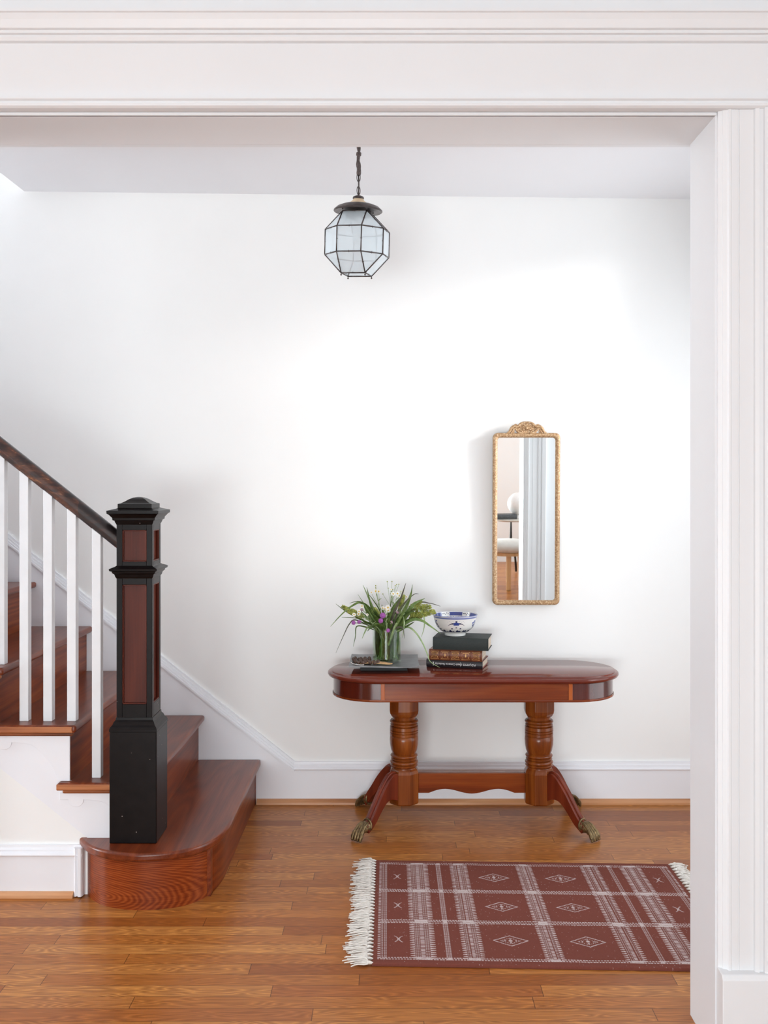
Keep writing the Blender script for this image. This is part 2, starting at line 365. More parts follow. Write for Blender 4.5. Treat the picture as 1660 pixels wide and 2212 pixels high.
def thing(name, label, cat, loc=(0, 0, 0), rot=(0, 0, 0), group=None):
    o = bpy.data.objects.new(name, None); COL.objects.link(o); o.location = loc; o.rotation_euler = rot; o.empty_display_size = 0.1
    o['label'] = label; o['category'] = cat
    if group: o['group'] = group
    return o
def tag(o, label, cat, group=None):
    o['label'] = label; o['category'] = cat
    if group: o['group'] = group
    return o
def struct(o, label=None):
    o['kind'] = 'structure'
    if label: o['label'] = label
    return o
def spline(pts, n=8, closed=False):
    """Catmull-Rom through 2-D or 3-D points"""
    P = [Vector(p) for p in pts]; out = []
    L = len(P)
    for i in range(L - 1):
        p0 = P[max(i - 1, 0)]; p1 = P[i]; p2 = P[i + 1]; p3 = P[min(i + 2, L - 1)]
        for j in range(n):
            t = j / n
            out.append(0.5 * ((2 * p1) + (p2 - p0) * t + (2 * p0 - 5 * p1 + 4 * p2 - p3) * t * t + (3 * p1 - p0 - 3 * p2 + p3) * t ** 3))
    out.append(P[-1]); return out
def text_mesh(name, body, size, mat, parent, loc, rot, shear=0.0, extrude=0.0002, align='CENTER', sx=1.0):
    cu = bpy.data.curves.new(name, 'FONT'); cu.body = body; cu.size = size; cu.extrude = extrude; cu.align_x = align; cu.align_y = 'CENTER'; cu.shear = shear; cu.resolution_u = 4
    to = bpy.data.objects.new(name, cu); COL.objects.link(to)
    dg = bpy.context.evaluated_depsgraph_get(); me = bpy.data.meshes.new_from_object(to.evaluated_get(dg))
    bpy.data.objects.remove(to)
    me.materials.clear(); me.materials.append(mat)
    o = bpy.data.objects.new(name, me); COL.objects.link(o); o.parent = parent; o.location = loc; o.rotation_euler = rot; o.scale = (sx, 1, 1)
    return o

# ------------------------------------------------------------ the setting
YB = 4.50                     # back wall of the hall
YF, YR = 2.49, 2.70           # dividing wall, front and rear face
XJ, ZS = 0.80, 2.36           # jamb, soffit
struct(B().box(-5.2, 3.2, -3.6, 4.7, -0.1, 0).build('floor', M_floor))
struct(B().box(-5.2, 2.1, YB, YB + 0.15, 0, 4.6).build('wall_back', M_wall))
hx0, hx1 = -1.68, 1.9
zc = lambda x: 2.762 + (x + 1.68) * (2.727 - 2.762) / (1.345 + 1.68)
c = B(); v = []
for x in (hx0, 2.05):
    for y in (YR - 0.1, YB + 0.02):
        v += [(x, y, zc(x)), (x, y, zc(x) + 0.22)]
c.add(v, [(0, 2, 6, 4), (1, 5, 7, 3), (0, 4, 5, 1), (2, 3, 7, 6), (0, 1, 3, 2), (4, 6, 7, 5)])
struct(c.build('ceiling_hall', M_ceil))
struct(B().box(-5.2, 3.0, -3.6, YF + 0.02, 2.9, 3.0).build('ceiling_front_room', M_ceil))
struct(B().box(-5.2, hx0 - 0.02, YR - 0.1, YB + 0.02, 3.3, 3.4).build('ceiling_stairwell', M_ceil))  # unseen, set low to darken the wall strip above the hall ceiling
# dividing wall with its wide cased opening
d = B(); d.box(-5.2, 2.95, YF, YR, ZS, 4.6).box(XJ, 2.95, YF, YR, 0, ZS).box(-5.2, -1.42, YF, YR, 0, ZS)
struct(d.build('wall_divider', M_beam))
struct(B().box(-5.35, -5.2, -3.6, 4.65, 0, 4.6).build('wall_left', M_wall))
struct(B().box(-5.2, 2.95, -3.55, -3.4, 0, 2.95).build('wall_rear', M_wall))
struct(B().box(2.8, 2.95, -3.4, YF, 0, 2.95).build('wall_right', M_wall))
# hall right wall pierced by a window
wy0, wy1, wz0, wz1 = 3.10, 4.03, 1.525, 2.68
h = B(); X0, X1 = 1.9, 2.05
h.box(X0, X1, YR, wy0, 0, 2.95).box(X0, X1, wy1, YB, 0, 2.95).box(X0, X1, wy0, wy1, 0, wz0).box(X0, X1, wy0, wy1, wz1, 2.95)
struct(h.build('wall_hall_right', M_wall))
w = B(); fw = 0.03
w.box(X0 + 0.05, X0 + 0.09, wy0, wy0 + fw, wz0, wz1).box(X0 + 0.05, X0 + 0.09, wy1 - fw * 0.4, wy1, wz0, wz1)
w.box(X0 + 0.05, X0 + 0.09, wy0, wy1, wz0, wz0 + 0.02).box(X0 + 0.05, X0 + 0.09, wy0, wy1, wz1 - 0.02, wz1)
w.box(X0 + 0.05, X0 + 0.09, wy0, wy1, 2.215, 2.235)
wo = struct(w.build('window_1', M_trim))
# the front room's windows, behind and beside the camera; rear one enlarged for an added fill
for i, (a, b_, kind) in enumerate((((-2.10, 1.00), (0.15, 2.40), 'rear'), ((-2.05, 0.65), (0.73, 2.47), 'side'))):
    w = B(); g = B()
    def bx(bb, u0, u1, d0, d1, z0, z1):
        if kind == 'rear': bb.box(u0, u1, -3.4 + d0, -3.4 + d1, z0, z1)
        else: bb.box(2.8 - d1, 2.8 - d0, u0, u1, z0, z1)
    bx(w, a[0] - 0.08, a[0], 0, 0.03, b_[0] - 0.08, b_[1] + 0.08); bx(w, a[1], a[1] + 0.08, 0, 0.03, b_[0] - 0.08, b_[1] + 0.08)
    bx(w, a[0], a[1], 0, 0.03, b_[1], b_[1] + 0.08); bx(w, a[0], a[1], 0, 0.03, b_[0] - 0.08, b_[0])
    for q in (1, 2): u = a[0] + (a[1] - a[0]) * q / 3; bx(w, u - 0.015, u + 0.015, 0, 0.02, b_[0], b_[1])
    zz = (b_[0] + b_[1]) / 2; bx(w, a[0], a[1], 0, 0.02, zz - 0.02, zz + 0.02)
    wo = struct(w.build('window_%d' % (i + 2), M_trim))
    bx(g, a[0], a[1], 0.002, 0.008, b_[0], b_[1]); g.build('pane', plain('window_pane_%s' % kind, rgb(225, 232, 240), 0.1), wo)

# frieze, lip and crown above the opening
pr = [(2.495, 2.368), (2.458, 2.368), (2.452, 2.372), (2.452, 2.378), (2.456, 2.380), (2.456, 2.384), (2.449, 2.388), (2.449, 2.392), (2.466, 2.395), (2.466, 2.531),
      (2.456, 2.533), (2.452, 2.540), (2.452, 2.546), (2.444, 2.547), (2.444, 2.554), (2.436, 2.556), (2.428, 2.574), (2.421, 2.586), (2.416, 2.588), (2.416, 2.594), (2.495, 2.594)]
struct(B().prism(pr, 'x', -3.0, 2.8).build('trim_1', M_beam))
struct(B().box(-3, XJ - 0.0, YF - 0.006, YF + 0.003, ZS, ZS + 0.007).build('trim_2', M_beam))
# side casing (fluted pilaster) toward the front room, and the one toward the hall
def casing(ya, sgn, x0, sx):
    p = [(0.004, 0), (0.004, 0.010), (0.013, 0.013), (0.014, 0.017), (0.024, 0.020), (0.027, 0.026), (0.032, 0.026), (0.034, 0.023), (0.050, 0.023), (0.051, 0.021), (0.053, 0.021), (0.054, 0.023),
         (0.088, 0.023), (0.090, 0.030), (0.099, 0.034), (0.101, 0.029), (0.110, 0.029), (0.112, 0.036), (0.134, 0.040), (0.138, 0.034), (0.138, 0)]
    return [(x0 + sx * a, ya - sgn * b) for a, b in p]
struct(B().prism(casing(YF + 0.001, 1, XJ, 1), 'z', 0.2, 2.369).build('trim_3', M_beam))
struct(B().prism(casing(YR - 0.001, -1, XJ, 1), 'z', 0.0, 2.40).build('trim_4', M_beam))
struct(B().prism(casing(YF + 0.001, 1, -1.42, -1), 'z', 0.0, 2.369).build('trim_5', M_beam))
pb = B(); pb.prism([(YF, 0), (2.440, 0), (2.440, 0.222), (2.449, 0.232), (YF, 0.236)], 'x', XJ + 0.003, XJ + 0.16)
struct(pb.build('trim_6', M_beam, bevel=0.002))
struct(B().box(XJ + 0.16, 2.8, 2.472, YF, 0, 0.20).build('baseboard_front_right', M_trim, bevel=0.003))
struct(B().box(-1.42, 0.938, YR, YR + 0.022, 2.36, 2.46).build('trim_7', M_beam, bevel=0.003))

# baseboard along the back wall, its cap, shoe, and the raked skirt beside the stair
RISE, RUN, X1N = 0.2, 0.252, -0.607
SL = RISE / RUN
xk, zt = (637 - CX) / 478.0, 0.186
YBF = YB - 0.02
bb = B(); bb.box(xk, 1.9, YBF, YB, 0, 0.155)
capp = [(0.0, 0.150), (0.024, 0.150), (0.027, 0.156), (0.023, 0.163), (0.018, 0.166), (0.018, 0.172), (0.013, 0.178), (0.012, 0.186), (0.0, 0.186)]
bb.prism([(YB - a, z) for a, z in capp], 'x', xk, 1.9)
struct(bb.build('baseboard_back', M_trim))
struct(B().prism([(YBF, 0), (YBF - 0.018, 0), (YBF - 0.017, 0.010), (YBF - 0.010, 0.019), (YBF, 0.023)], 'x', -0.625, 1.9).build('trim_8', M_shoe))
sk = B(); xl = -4.2
def line(x, off): return zt + off + (xk - x) * SL
sk.prism([(xk, 0), (xk, 0.155), (xk, line(xk, -0.034)), (xl, line(xl, -0.034)), (xl, line(xl, -0.6)), (-1.0, 0)], 'y', YBF, YB)
for lo, hi, dp in ((-0.044, -0.034, 0.026), (-0.034, -0.024, 0.022), (-0.024, -0.012, 0.017), (-0.012, 0.002, 0.012)):
    sk.prism([(xk, line(xk, lo)), (xk, line(xk, hi)), (xl, line(xl, hi)), (xl, line(xl, lo))], 'y', YB - dp, YB)
struct(sk.build('trim_9', M_trim))

# wall under the stair, facing us, with its own baseboard, shoe and end strip
YS = 3.485
sp = B(); e = -1.07
sp.prism([(-5.2, 0), (e, 0), (e, 0.21), (-5.2, 0.21 + (-5.2 - e) * -SL)], 'y', YS + 0.006, YS + 0.05)
struct(sp.build('wall_under_stair', M_wall))
b2 = B(); xe = -1.121
b2.box(-5.2, xe, 3.470, 3.495, 0, 0.148)
b2.prism([(3.495 - a * 1.25, z - 0.009) for a, z in capp], 'x', -5.2, xe + 0.03)
struct(b2.build('baseboard_stair', M_trim))
struct(B().prism([(xe, 3.49), (xe, 3.466), (xe + 0.006, 3.460), (xe + 0.012, 3.466), (xe + 0.016, 3.458), (xe + 0.026, 3.458), (xe + 0.03, 3.466), (xe + 0.033, 3.49)], 'z', 0.004, 0.172).build('trim_10', M_trim))
struct(B().prism([(3.47, 0), (3.454, 0), (3.455, 0.010), (3.461, 0.017), (3.47, 0.02)], 'x', -5.2, xe - 0.001).build('trim_11', M_shoe))

# ------------------------------------------------------------ staircase
st = thing('staircase', 'reddish brown oak stairs with a rounded bottom step, rising left along the wall', 'staircase', (X1N, 4.0, 0))
XN = lambda n: X1N - RUN * (n - 1)
YW = YBF - 0.002
edge = spline([(-.607, YW), (-.606, 4.1), (-.604, 3.78), (-.606, 3.60), (-.637, 3.465), (-.715, 3.372), (-.852, 3.336), (-.9695, 3.358), (-1.055, 3.415), (-1.118, 3.505)], 7)
edge = [Vector((p[0], p[1])) for p in edge]
def offset(poly, dd):
    out = []
    for i, p in enumerate(poly):
        t = (poly[min(i + 1, len(poly) - 1)] - poly[max(i - 1, 0)]).normalized()
        out.append(p + Vector((t.y, -t.x)) * dd)
    return out
inn = offset(edge, 0.024)
mid = Vector((-0.85, 3.9))
if (inn[len(inn) // 2] - mid).length > (edge[len(edge) // 2] - mid).length: inn = offset(edge, -0.024)
tp = [tuple(p) for p in edge] + [(-1.10, 3.515), (-0.93, 3.515), (-0.93, YW)]
t1 = B().prism(tp, 'z', RISE - 0.030, RISE)
t1.build('tread', M_stair, st, bevel=0.011, seg=4, smooth=True, auto=30)['label'] = 'rounded bottom tread'
# curved riser of the bottom step, then its straight part
ks = next(i for i, p in enumerate(inn) if p.y < 3.49)
sgn = 1 if (offset(inn, 0.02)[40] - mid).length < (inn[40] - mid).length else -1
inn2 = offset(inn, 0.018 * sgn)
cur = [tuple(p) for p in inn[ks:]] + [tuple(p) for p in reversed(inn2[ks:])]
M_bull = NT('curved_riser_oak'); kk = M_bull; tc = kk.node('ShaderNodeTexCoord')
mp = kk.node('ShaderNodeMapping'); mp.inputs['Location'].default_value = (0.314, 0, -0.091); mp.inputs['Scale'].default_value = (0.8, 0.0, 2.6); kk.link(tc.outputs['Object'], mp.inputs[0])
ln_ = kk.node('ShaderNodeVectorMath', operation='LENGTH'); kk.link(mp.outputs[0], ln_.inputs[0])
nz = kk.node('ShaderNodeTexNoise', i_Scale=7.0, i_Detail=2.0); kk.link(mp.outputs[0], nz.inputs['Vector'])
vv = kk.math('ADD', kk.math('MULTIPLY', ln_.outputs['Value'], 58.0), kk.math('MULTIPLY', nz.outputs[0], 2.2))
tri = kk.math('ABSOLUTE', kk.math('SUBTRACT', kk.math('FRACT', vv), 0.5))
m3 = kk.node('ShaderNodeMapping'); m3.inputs['Scale'].default_value = (12, 12, 260); kk.link(tc.outputs['Object'], m3.inputs[0])
n3 = kk.node('ShaderNodeTexNoise', i_Scale=1.0, i_Detail=3.0); kk.link(m3.outputs[0], n3.inputs['Vector'])
fc = kk.math('ADD', kk.math('MULTIPLY', tri, 0.75), kk.math('MULTIPLY', n3.outputs[0], 0.75))
kk.set(Base_Color=kk.ramp(fc, [(0.15, rgb(80, 26, 6)), (0.5, rgb(124, 50, 16)), (0.95, rgb(164, 84, 38))]), Roughness=0.34); kk.b.inputs['Coat Weight'].default_value = 0.08; kk.b.inputs['Specular IOR Level'].default_value = 0.25
B().prism(cur, 'z', 0.0, RISE - 0.030).build('riser', M_bull.m, st, smooth=True, auto=30)['label'] = 'curved riser of the bottom step'
B().prism([(-.628, YW), (-.646, YW), (-.646, inn[ks].y), tuple(inn[ks])] + [tuple(p) for p in reversed(inn[1:ks])], 'z', 0, RISE - 0.030).build('riser', M_riser, st)
for n in range(2, 11):
    xa, xb = XN(n), XN(n + 1)
    z = RISE * n
    t = B(); poly = [(xa, 3.455), (xa, YW), (xb - 0.045, YW), (xb - 0.045, 3.492), (xb - 0.068, 3.492), (xb - 0.068, 3.455)]
    t.prism(poly, 'z', z - 0.027, z)
    to = t.build('tread', M_stair, st, bevel=0.010, seg=4)
    s_ = B(); s_.box(xb - 0.052, xa - 0.014, 3.468, 3.4849, z - 0.041, z - 0.026)
    s_.build('scotia_molding', M_nose, st, bevel=0.006)
    # return nosing shows the lighter end grain
    r_ = B(); r_.box(xb - 0.0685, xa - 0.012, 3.4545, 3.462, z - 0.0262, z - 0.004)
    r_.build('return_nosing', M_nose, st, bevel=0.004)
    B().box(xa - 0.046, xa - 0.028, 3.492, YW, z - RISE, z - 0.027).build('riser', M_riser, st)
# outer stringer with stepped top
stp = []
for n in range(2, 11):
    stp += [(XN(n) - 0.030, RISE * (n - 1) + 0.0005), (XN(n) - 0.030, RISE * n - 0.0275)]
stp += [(XN(11), RISE * 10 - 0.0275)]
low = [(XN(11), 0.205 + (-1.080 - XN(11)) * SL), (-1.080, 0.2005)]
B().prism(stp + low, 'y', YS, YS + 0.006).build('stringer', M_trim, st)
for n in range(2, 8):
    dx, dz = -RUN * (n - 2), RISE * (n - 2)
    pts = [(-1.175, 0.372), (-1.175, 0.336), (-1.144, 0.336)]
    for i in range(1, 8): a = PI * i / 8; pts.append((-1.1173 - 0.0267 * math.cos(a), 0.336 - 0.0255 * math.sin(a)))
    arc = spline([(-1.0906, .336), (-1.052, .333), (-1.01, .320), (-.961, .268), (-.929, .212), (-.924, .201)], 5)
    pts += [tuple(p) for p in arc] + [(-.8875, .201), (-.8875, .359)]
    pts[0] = (-1.175, .359)
    B().prism([(a + dx, b + dz) for a, b in pts], 'y', YS - 0.0065, YS).build('bracket', M_trim, st, bevel=0.001, seg=1)

# ------------------------------------------------------------ newel post
nx0, nx1, ny0 = -0.987, -0.824, 3.429; nw = nx1 - nx0; ncx, ncy = (nx0 + nx1) / 2, ny0 + nw / 2
nw_ = thing('newel_post', 'square black newel post with reddish inset panels standing on the bottom step', 'newel post', (ncx, ncy, RISE))
def sqr(prof, rot=PI / 4):
    b_ = B(); b_.lathe([(hw * math.sqrt(2), z) for hw, z in prof], 4, (ncx, ncy, 0), rot); return b_
h0 = nw / 2
sqr([(h0, RISE), (h0, 0.585)]).build('base', M_black, nw_, bevel=0.003)
sqr([(h0 + 0.001, 0.585), (h0 + 0.001, 0.592), (h0 - 0.002, 0.600), (h0 - 0.008, 0.606), (h0 - 0.012, 0.616), (h0 - 0.017, 0.622), (h0 - 0.018, 0.630)]).build('base_molding', M_black, nw_)
hs = 0.062
fr = B()
zlo, zhi = 0.625, 1.325; pv = [(0.676, 1.090), (1.170, 1.279)]; pw = 0.042; rc = 0.007
# corner stiles and rails round a recessed core
for sx in (-1, 1):
    for sy in (-1, 1):
        xx = sorted((ncx + sx * pw, ncx + sx * hs)); yy = sorted((ncy + sy * pw, ncy + sy * hs)); fr.box(xx[0], xx[1], yy[0], yy[1], zlo, zhi)
for za, zb in ((zlo, pv[0][0]), (pv[0][1], pv[1][0]), (pv[1][1], zhi)):
    fr.box(ncx - pw, ncx + pw, ncy - hs, ncy + hs, za, zb); fr.box(ncx - hs, ncx - pw, ncy - pw, ncy + pw, za, zb); fr.box(ncx + pw, ncx + hs, ncy - pw, ncy + pw, za, zb)
fr.build('shaft', M_black, nw_, bevel=0.0012)
for za, zb in pv:
    for q in range(4):
        m = Matrix.Translation((ncx, ncy, 0)) @ Matrix.Rotation(q * PI / 2, 4, 'Z')
        p_ = B(); p_.box(-pw, pw, -hs + rc + 0.004, -hs + rc + 0.010, za, zb)
        pn_o = p_.xf(m).build('panel', M_panel, nw_)
        bd = B()
        bd.box(-pw, -pw + 0.004, -hs + 0.001, -hs + rc + 0.004, za, zb).box(pw - 0.004, pw, -hs + 0.001, -hs + rc + 0.004, za, zb)
        bd.box(-pw, pw, -hs + 0.001, -hs + rc + 0.004, za, za + 0.004).box(-pw, pw, -hs + 0.001, -hs + rc + 0.004, zb - 0.004, zb)
        bd.xf(m).build('panel_bead', M_panel, pn_o, bevel=0.001)
sqr([(hs, 1.112), (hs + 0.003, 1.116), (hs + 0.006, 1.126), (hs + 0.012, 1.131), (hs + 0.013, 1.136), (hs + 0.020, 1.139), (hs + 0.021, 1.146), (hs + 0.004, 1.153), (hs, 1.156)]).build('collar', M_black, nw_)
sqr([(hs, 1.298), (hs + 0.003, 1.304), (hs + 0.006, 1.312), (hs + 0.011, 1.314), (hs + 0.012, 1.322), (hs + 0.022, 1.334), (hs + 0.027, 1.337), (hs + 0.0275, 1.347), (hs + 0.001, 1.354), (hs - 0.003, 1.356), (hs - 0.003, 1.370),
     (hs - 0.012, 1.3725), (hs - 0.022, 1.378), (hs - 0.034, 1.386), (hs - 0.046, 1.3915), (0.004, 1.3935)]).build('cap', M_black, nw_)

# ------------------------------------------------------------ handrail and balusters
YBAL = 3.536
rl = thing('stair_railing', 'stair railing with worn dark wooden handrail on plain white square balusters', 'railing', (-1.2, YBAL, 0.5))
kk = NT('worn_dark_handrail'); tc = kk.node('ShaderNodeTexCoord')
mp = kk.node('ShaderNodeMapping'); mp.inputs['Rotation'].default_value = (0, math.atan(SL), 0); mp.inputs['Scale'].default_value = (4, 30, 30); kk.link(tc.outputs['Object'], mp.inputs[0])
nn = kk.node('ShaderNodeTexNoise', i_Scale=1.3, i_Detail=6.0, i_Roughness=0.65); kk.link(mp.outputs[0], nn.inputs['Vector'])
geo = kk.node('ShaderNodeSeparateXYZ'); kk.link(tc.outputs['Object'], geo.inputs[0])
# wear is strongest on the hand-side of the rail, away from the newel
wr = kk.math('MULTIPLY', kk.math('LESS_THAN', geo.outputs[1], -0.012), kk.math('LESS_THAN', geo.outputs[0], 0.08))
ff = kk.math('ADD', kk.math('SUBTRACT', nn.outputs[0], 0.12), kk.math('MULTIPLY', wr, 0.13))
kk.set(Base_Color=kk.ramp(ff, [(0.38, rgb(34, 27, 27)), (0.50, rgb(62, 38, 32)), (0.60, rgb(96, 58, 42)), (0.68, rgb(170, 118, 78))]), Roughness=0.3); kk.b.inputs['Coat Weight'].default_value = 0.3
prof = []
for i in range(20):
    a = 2 * PI * i / 20; w_ = 0.031 if math.sin(a) > 0 else 0.024
    prof.append((w_ * math.cos(a), 0.030 * math.sin(a) if math.sin(a) > 0 else 0.024 * math.sin(a)))
zr = lambda x: 1.441 + (-1.242 - x) * SL
v = []; f = []; dirn = Vector((-1, 0, SL)).normalized(); upn = Vector((SL, 0, 1)).normalized()
for x in (ncx - hs + 0.001, -4.0):
    for a, b in prof:
        p = Vector((x, YBAL, zr(x))) + Vector((0, 1, 0)) * a + upn * b
        p += dirn * ((x - p.x) / dirn.x); v.append(p)
n_ = len(prof); f = [(i, (i + 1) % n_, n_ + (i + 1) % n_, n_ + i) for i in range(n_)] + [tuple(range(n_)), tuple(range(n_, 2 * n_))]
B().add(v, f).build('handrail', kk.m, rl, smooth=True, auto=50)
bs = 0.0315; first = None
xs = [(-1.075, 2)] + [(-1.163 - 0.0843 * i, 3 + i // 3) for i in range(0, 15)]
for x, n in xs:
    b_ = B(); x2 = x + bs; z0 = RISE * n
    zl, zh = zr(x) - 0.020 * 1.27, zr(x2) - 0.020 * 1.27
    y0, y1 = YBAL - bs / 2, YBAL + bs / 2
    b_.add([(x, y0, z0), (x2, y0, z0), (x2, y1, z0), (x, y1, z0), (x, y0, zl), (x2, y0, zh), (x2, y1, zh), (x, y1, zl)],
           [(0, 3, 2, 1), (4, 5, 6, 7), (0, 1, 5, 4), (1, 2, 6, 5), (2, 3, 7, 6), (3, 0, 4, 7)])
    b_.build('baluster', M_bal, rl, bevel=0.0015)

# ------------------------------------------------------------ pendant lantern
LX, LY = (775 - CX) * 3.6 / F, 3.6
LR = 0.1172
zU, zL, zB_, zT = 2.356, 2.266, 2.200, 2.420
pl = thing('pendant_lantern', 'faceted frosted glass lantern in a dark metal frame hanging from the hall ceiling', 'pendant light', (LX, LY, 2.53))
tilt = Matrix.Translation((0, 0, 0)) @ Matrix.Rotation(R(3.6), 4, 'X') @ Matrix.Rotation(R(1.6), 4, 'Y')
# angle measured from the viewer's side (-y) toward +x
def LP(ang, r, z): a = R(ang); return Vector((LX + r * math.sin(a), LY - r * math.cos(a), z))
def T(p):
    piv = Vector((LX, LY, 2.50)); return piv + (tilt @ (Vector(p) - piv))
oct_ = [-36 + 45 * i for i in range(8)]; sqa = [-58.5 + 90 * i for i in range(4)]   # square corner i sits left of the front edge
U = [T(LP(a, LR, zU)) for a in oct_]; Lw = [T(LP(a, LR, zL)) for a in oct_]
Bq = [T(LP(a, LR * 0.541, zB_)) for a in sqa]; Tq = [T(LP(a, LR * 0.541, zT)) for a in sqa]
# octagon edge (0,1) faces square edge (0,1); (2,3)->(1,2); (4,5)->(2,3); (6,7)->(3,0)
bars = []
panes = []
for i in range(8):
    j = (i + 1) % 8
    bars += [(U[i], U[j]), (Lw[i], Lw[j]), (U[i], Lw[i])]; panes.append([U[i], U[j], Lw[j], Lw[i]])
for q in range(4):
    i, j = 2 * q, 2 * q + 1; a, b = q, (q + 1) % 4
    for ring, sq in ((Lw, Bq), (U, Tq)):
        bars += [(ring[i], sq[a]), (ring[j], sq[b]), (sq[a], sq[b])]
        panes.append([ring[i], ring[j], sq[b], sq[a]])
        k2 = (j + 1) % 8
        panes.append([ring[j], ring[k2], sq[b]])
fb = B()
for a, b in bars: fb.tube([a, b], 0.0024, 6)
for p in Bq: fb.tube([p, p + Vector((0, 0, -0.006))], 0.0016, 6); fb.sphere(p + Vector((0, 0, -0.007)), 0.0032, 8, 6)
for p in Tq: fb.sphere(p + Vector((0, 0, 0.008)), 0.003, 8, 6)
for pn in panes:      # little tabs that hold the panes
    for q in range(len(pn)):
        a, b = pn[q], pn[(q + 1) % len(pn)]; m_ = (a + b) / 2; cc = sum(pn, Vector()) / len(pn); fb.sphere(m_ + (cc - m_).normalized() * 0.003, 0.0014, 6, 4)
fb.build('frame', M_bronze, pl, smooth=True)
for pn in panes:
    cc = sum(pn, Vector()) / len(pn); ctr = Vector((LX, LY, 2.31)); nrm = (pn[1] - pn[0]).cross(pn[2] - pn[0]).normalized()
    if nrm.dot(cc - ctr) < 0: nrm = -nrm
    q = [p + (cc - p) * 0.02 for p in pn]; n_ = len(q)
    bb_ = B(); bb_.add([p - nrm * 0.0015 for p in q] + [p - nrm * 0.0002 for p in q], [tuple(range(n_)), tuple(range(n_, 2 * n_))] + [(i, (i + 1) % n_, n_ + (i + 1) % n_, n_ + i) for i in range(n_)])
    bb_.build('pane', M_frost, pl)
def lth(prof, name, mat, n=40, tiltit=True, auto=40):
    b_ = B(); b_.lathe(prof, n, (LX, LY, 0))
    if tiltit: b_.v = [tuple(T(p)) for p in b_.v]
    return b_.build(name, mat, pl, smooth=True, auto=auto)
lth([(0.046, 2.424), (0.060, 2.430), (0.086, 2.424), (0.0885, 2.426), (0.088, 2.430), (0.076, 2.441), (0.056, 2.449), (0.036, 2.452), (0.0, 2.452)], 'cap', M_bronze)
lth([(0.044, 2.402), (0.046, 2.432), (0.0, 2.432)], 'collar', M_dark, 4)
lth([(0.034, 2.452), (0.030, 2.458), (0.022, 2.464), (0.018, 2.470), (0, 2.470)], 'neck', M_cream)
lth([(0.0195, 2.470), (0.021, 2.473), (0.019, 2.478), (0.010, 2.482), (0, 2.483)], 'finial', M_bronze)
lth([(0.0, 2.30), (0.012, 2.31), (0.017, 2.33), (0.014, 2.36), (0.012, 2.40), (0.012, 2.43)], 'bulb', M_lampglass)
ch = B(); z = 2.486; i = 0
while z < 2.548:
    m_ = Matrix.Rotation(R(20 + 90 * i), 3, 'Z') @ Matrix(((1, 0, 0), (0, 1, 0), (0, 0, 1)))
    ch.torus((LX, LY, z + 0.014), 0.0085 if 1 else 0, 0.0017, Matrix.Rotation(R(25 + 75 * i), 3, 'Z') @ Matrix.Diagonal((0.75, 1, 1.7)), 20, 6); z += 0.024; i += 1
ch.tube([(LX, LY, 2.483), (LX + 0.001, LY, 2.52), (LX, LY, 2.56)], 0.0025, 8)
ch.build('chain', M_bronze, pl, smooth=True)
pts = []; rad = []; zz = 2.556
zcap = zc(LX) - 0.028
while zz < zcap:
    t = (zz - 2.556); wob = 0.0012 * math.sin(t * 90); rr = 0.0070 + 0.0016 * math.sin(t * 62) + 0.0008 * math.sin(t * 210)
    if abs(t - 0.078) < 0.006: rr = 0.0095
    pts.append((LX + wob, LY + 0.001 * math.cos(t * 70), zz)); rad.append(rr); zz += 0.003
B().tube(pts, rad, 10).build('cord_cover', M_cord, pl, smooth=True)
lth([(0.006, zcap - 0.004), (0.05, zcap + 0.004), (0.058, zcap + 0.02), (0.058, zc(LX) - 0.001)], 'canopy', M_bronze, 32, False)

# ------------------------------------------------------------ wall mirror
MT = R(1.7); mx = 0.586; mz0, mz1 = 0.896, 1.668
mr = thing('wall_mirror', 'tall narrow mirror in a worn gilt frame with a carved crest on the wall', 'mirror', (mx, YB - 0.012, mz0), (MT, 0, 0))
def rrect(w0, w1, z0, z1, r, n=6):
    p = []
    for cx_, cz_, a0 in ((w1 - r, z1 - r, 0), (w0 + r, z1 - r, 90), (w0 + r, z0 + r, 180), (w1 - r, z0 + r, 270)):
        for i in range(n + 1): a = R(a0 + 90 * i / n); p.append((cx_ + r * math.cos(a), cz_ + r * math.sin(a)))
    return p
MH = mz1 - mz0; hw = 0.1505; fwid = 0.0215
rings = []
for ins, dep, r in ((0, 0.0, 0.022), (0, -0.018, 0.022), (0.002, -0.023, 0.021), (0.008, -0.027, 0.018), (0.014, -0.025, 0.015), (0.019, -0.020, 0.013), (fwid, -0.012, 0.012), (fwid, 0.0, 0.012)):
    rings.append([(x, dep, z_) for x, z_ in rrect(-hw + ins, hw - ins, ins, MH - ins, r)])
n_ = len(rings[0]); v = sum(rings, []); f = []
for j in range(len(rings) - 1):
    for i in range(n_): f.append((j * n_ + i, j * n_ + (i + 1) % n_, (j + 1) * n_ + (i + 1) % n_, (j + 1) * n_ + i))
for i in range(n_): f.append((i, (i + 1) % n_, 7 * n_ + (i + 1) % n_, 7 * n_ + i))
B().add(v, f).build('frame', M_gilt, mr, world=False, smooth=True, auto=50)
B().prism(rrect(-hw + 0.018, hw - 0.018, 0.018, MH - 0.018, 0.012), 'y', -0.0125, -0.010).build('mirror_glass', M_mirror, mr, world=False)
B().prism(rrect(-hw + 0.006, hw - 0.006, 0.006, MH - 0.006, 0.016), 'y', -0.008, -0.001).build('backing', M_dark, mr, world=False)
cr = B(); yc = -0.016; zt_ = MH - 0.002
def sc(pts, r, n=6): 
    p = [(a, yc - 0.004, zt_ + b) for a, b in pts]; q = spline(p, n); L = len(q)
    cr.tube(q, [r * (0.55 + 0.9 * math.sin(PI * min(0.98, 0.1 + 0.85 * i / L))) for i in range(L)], 8)
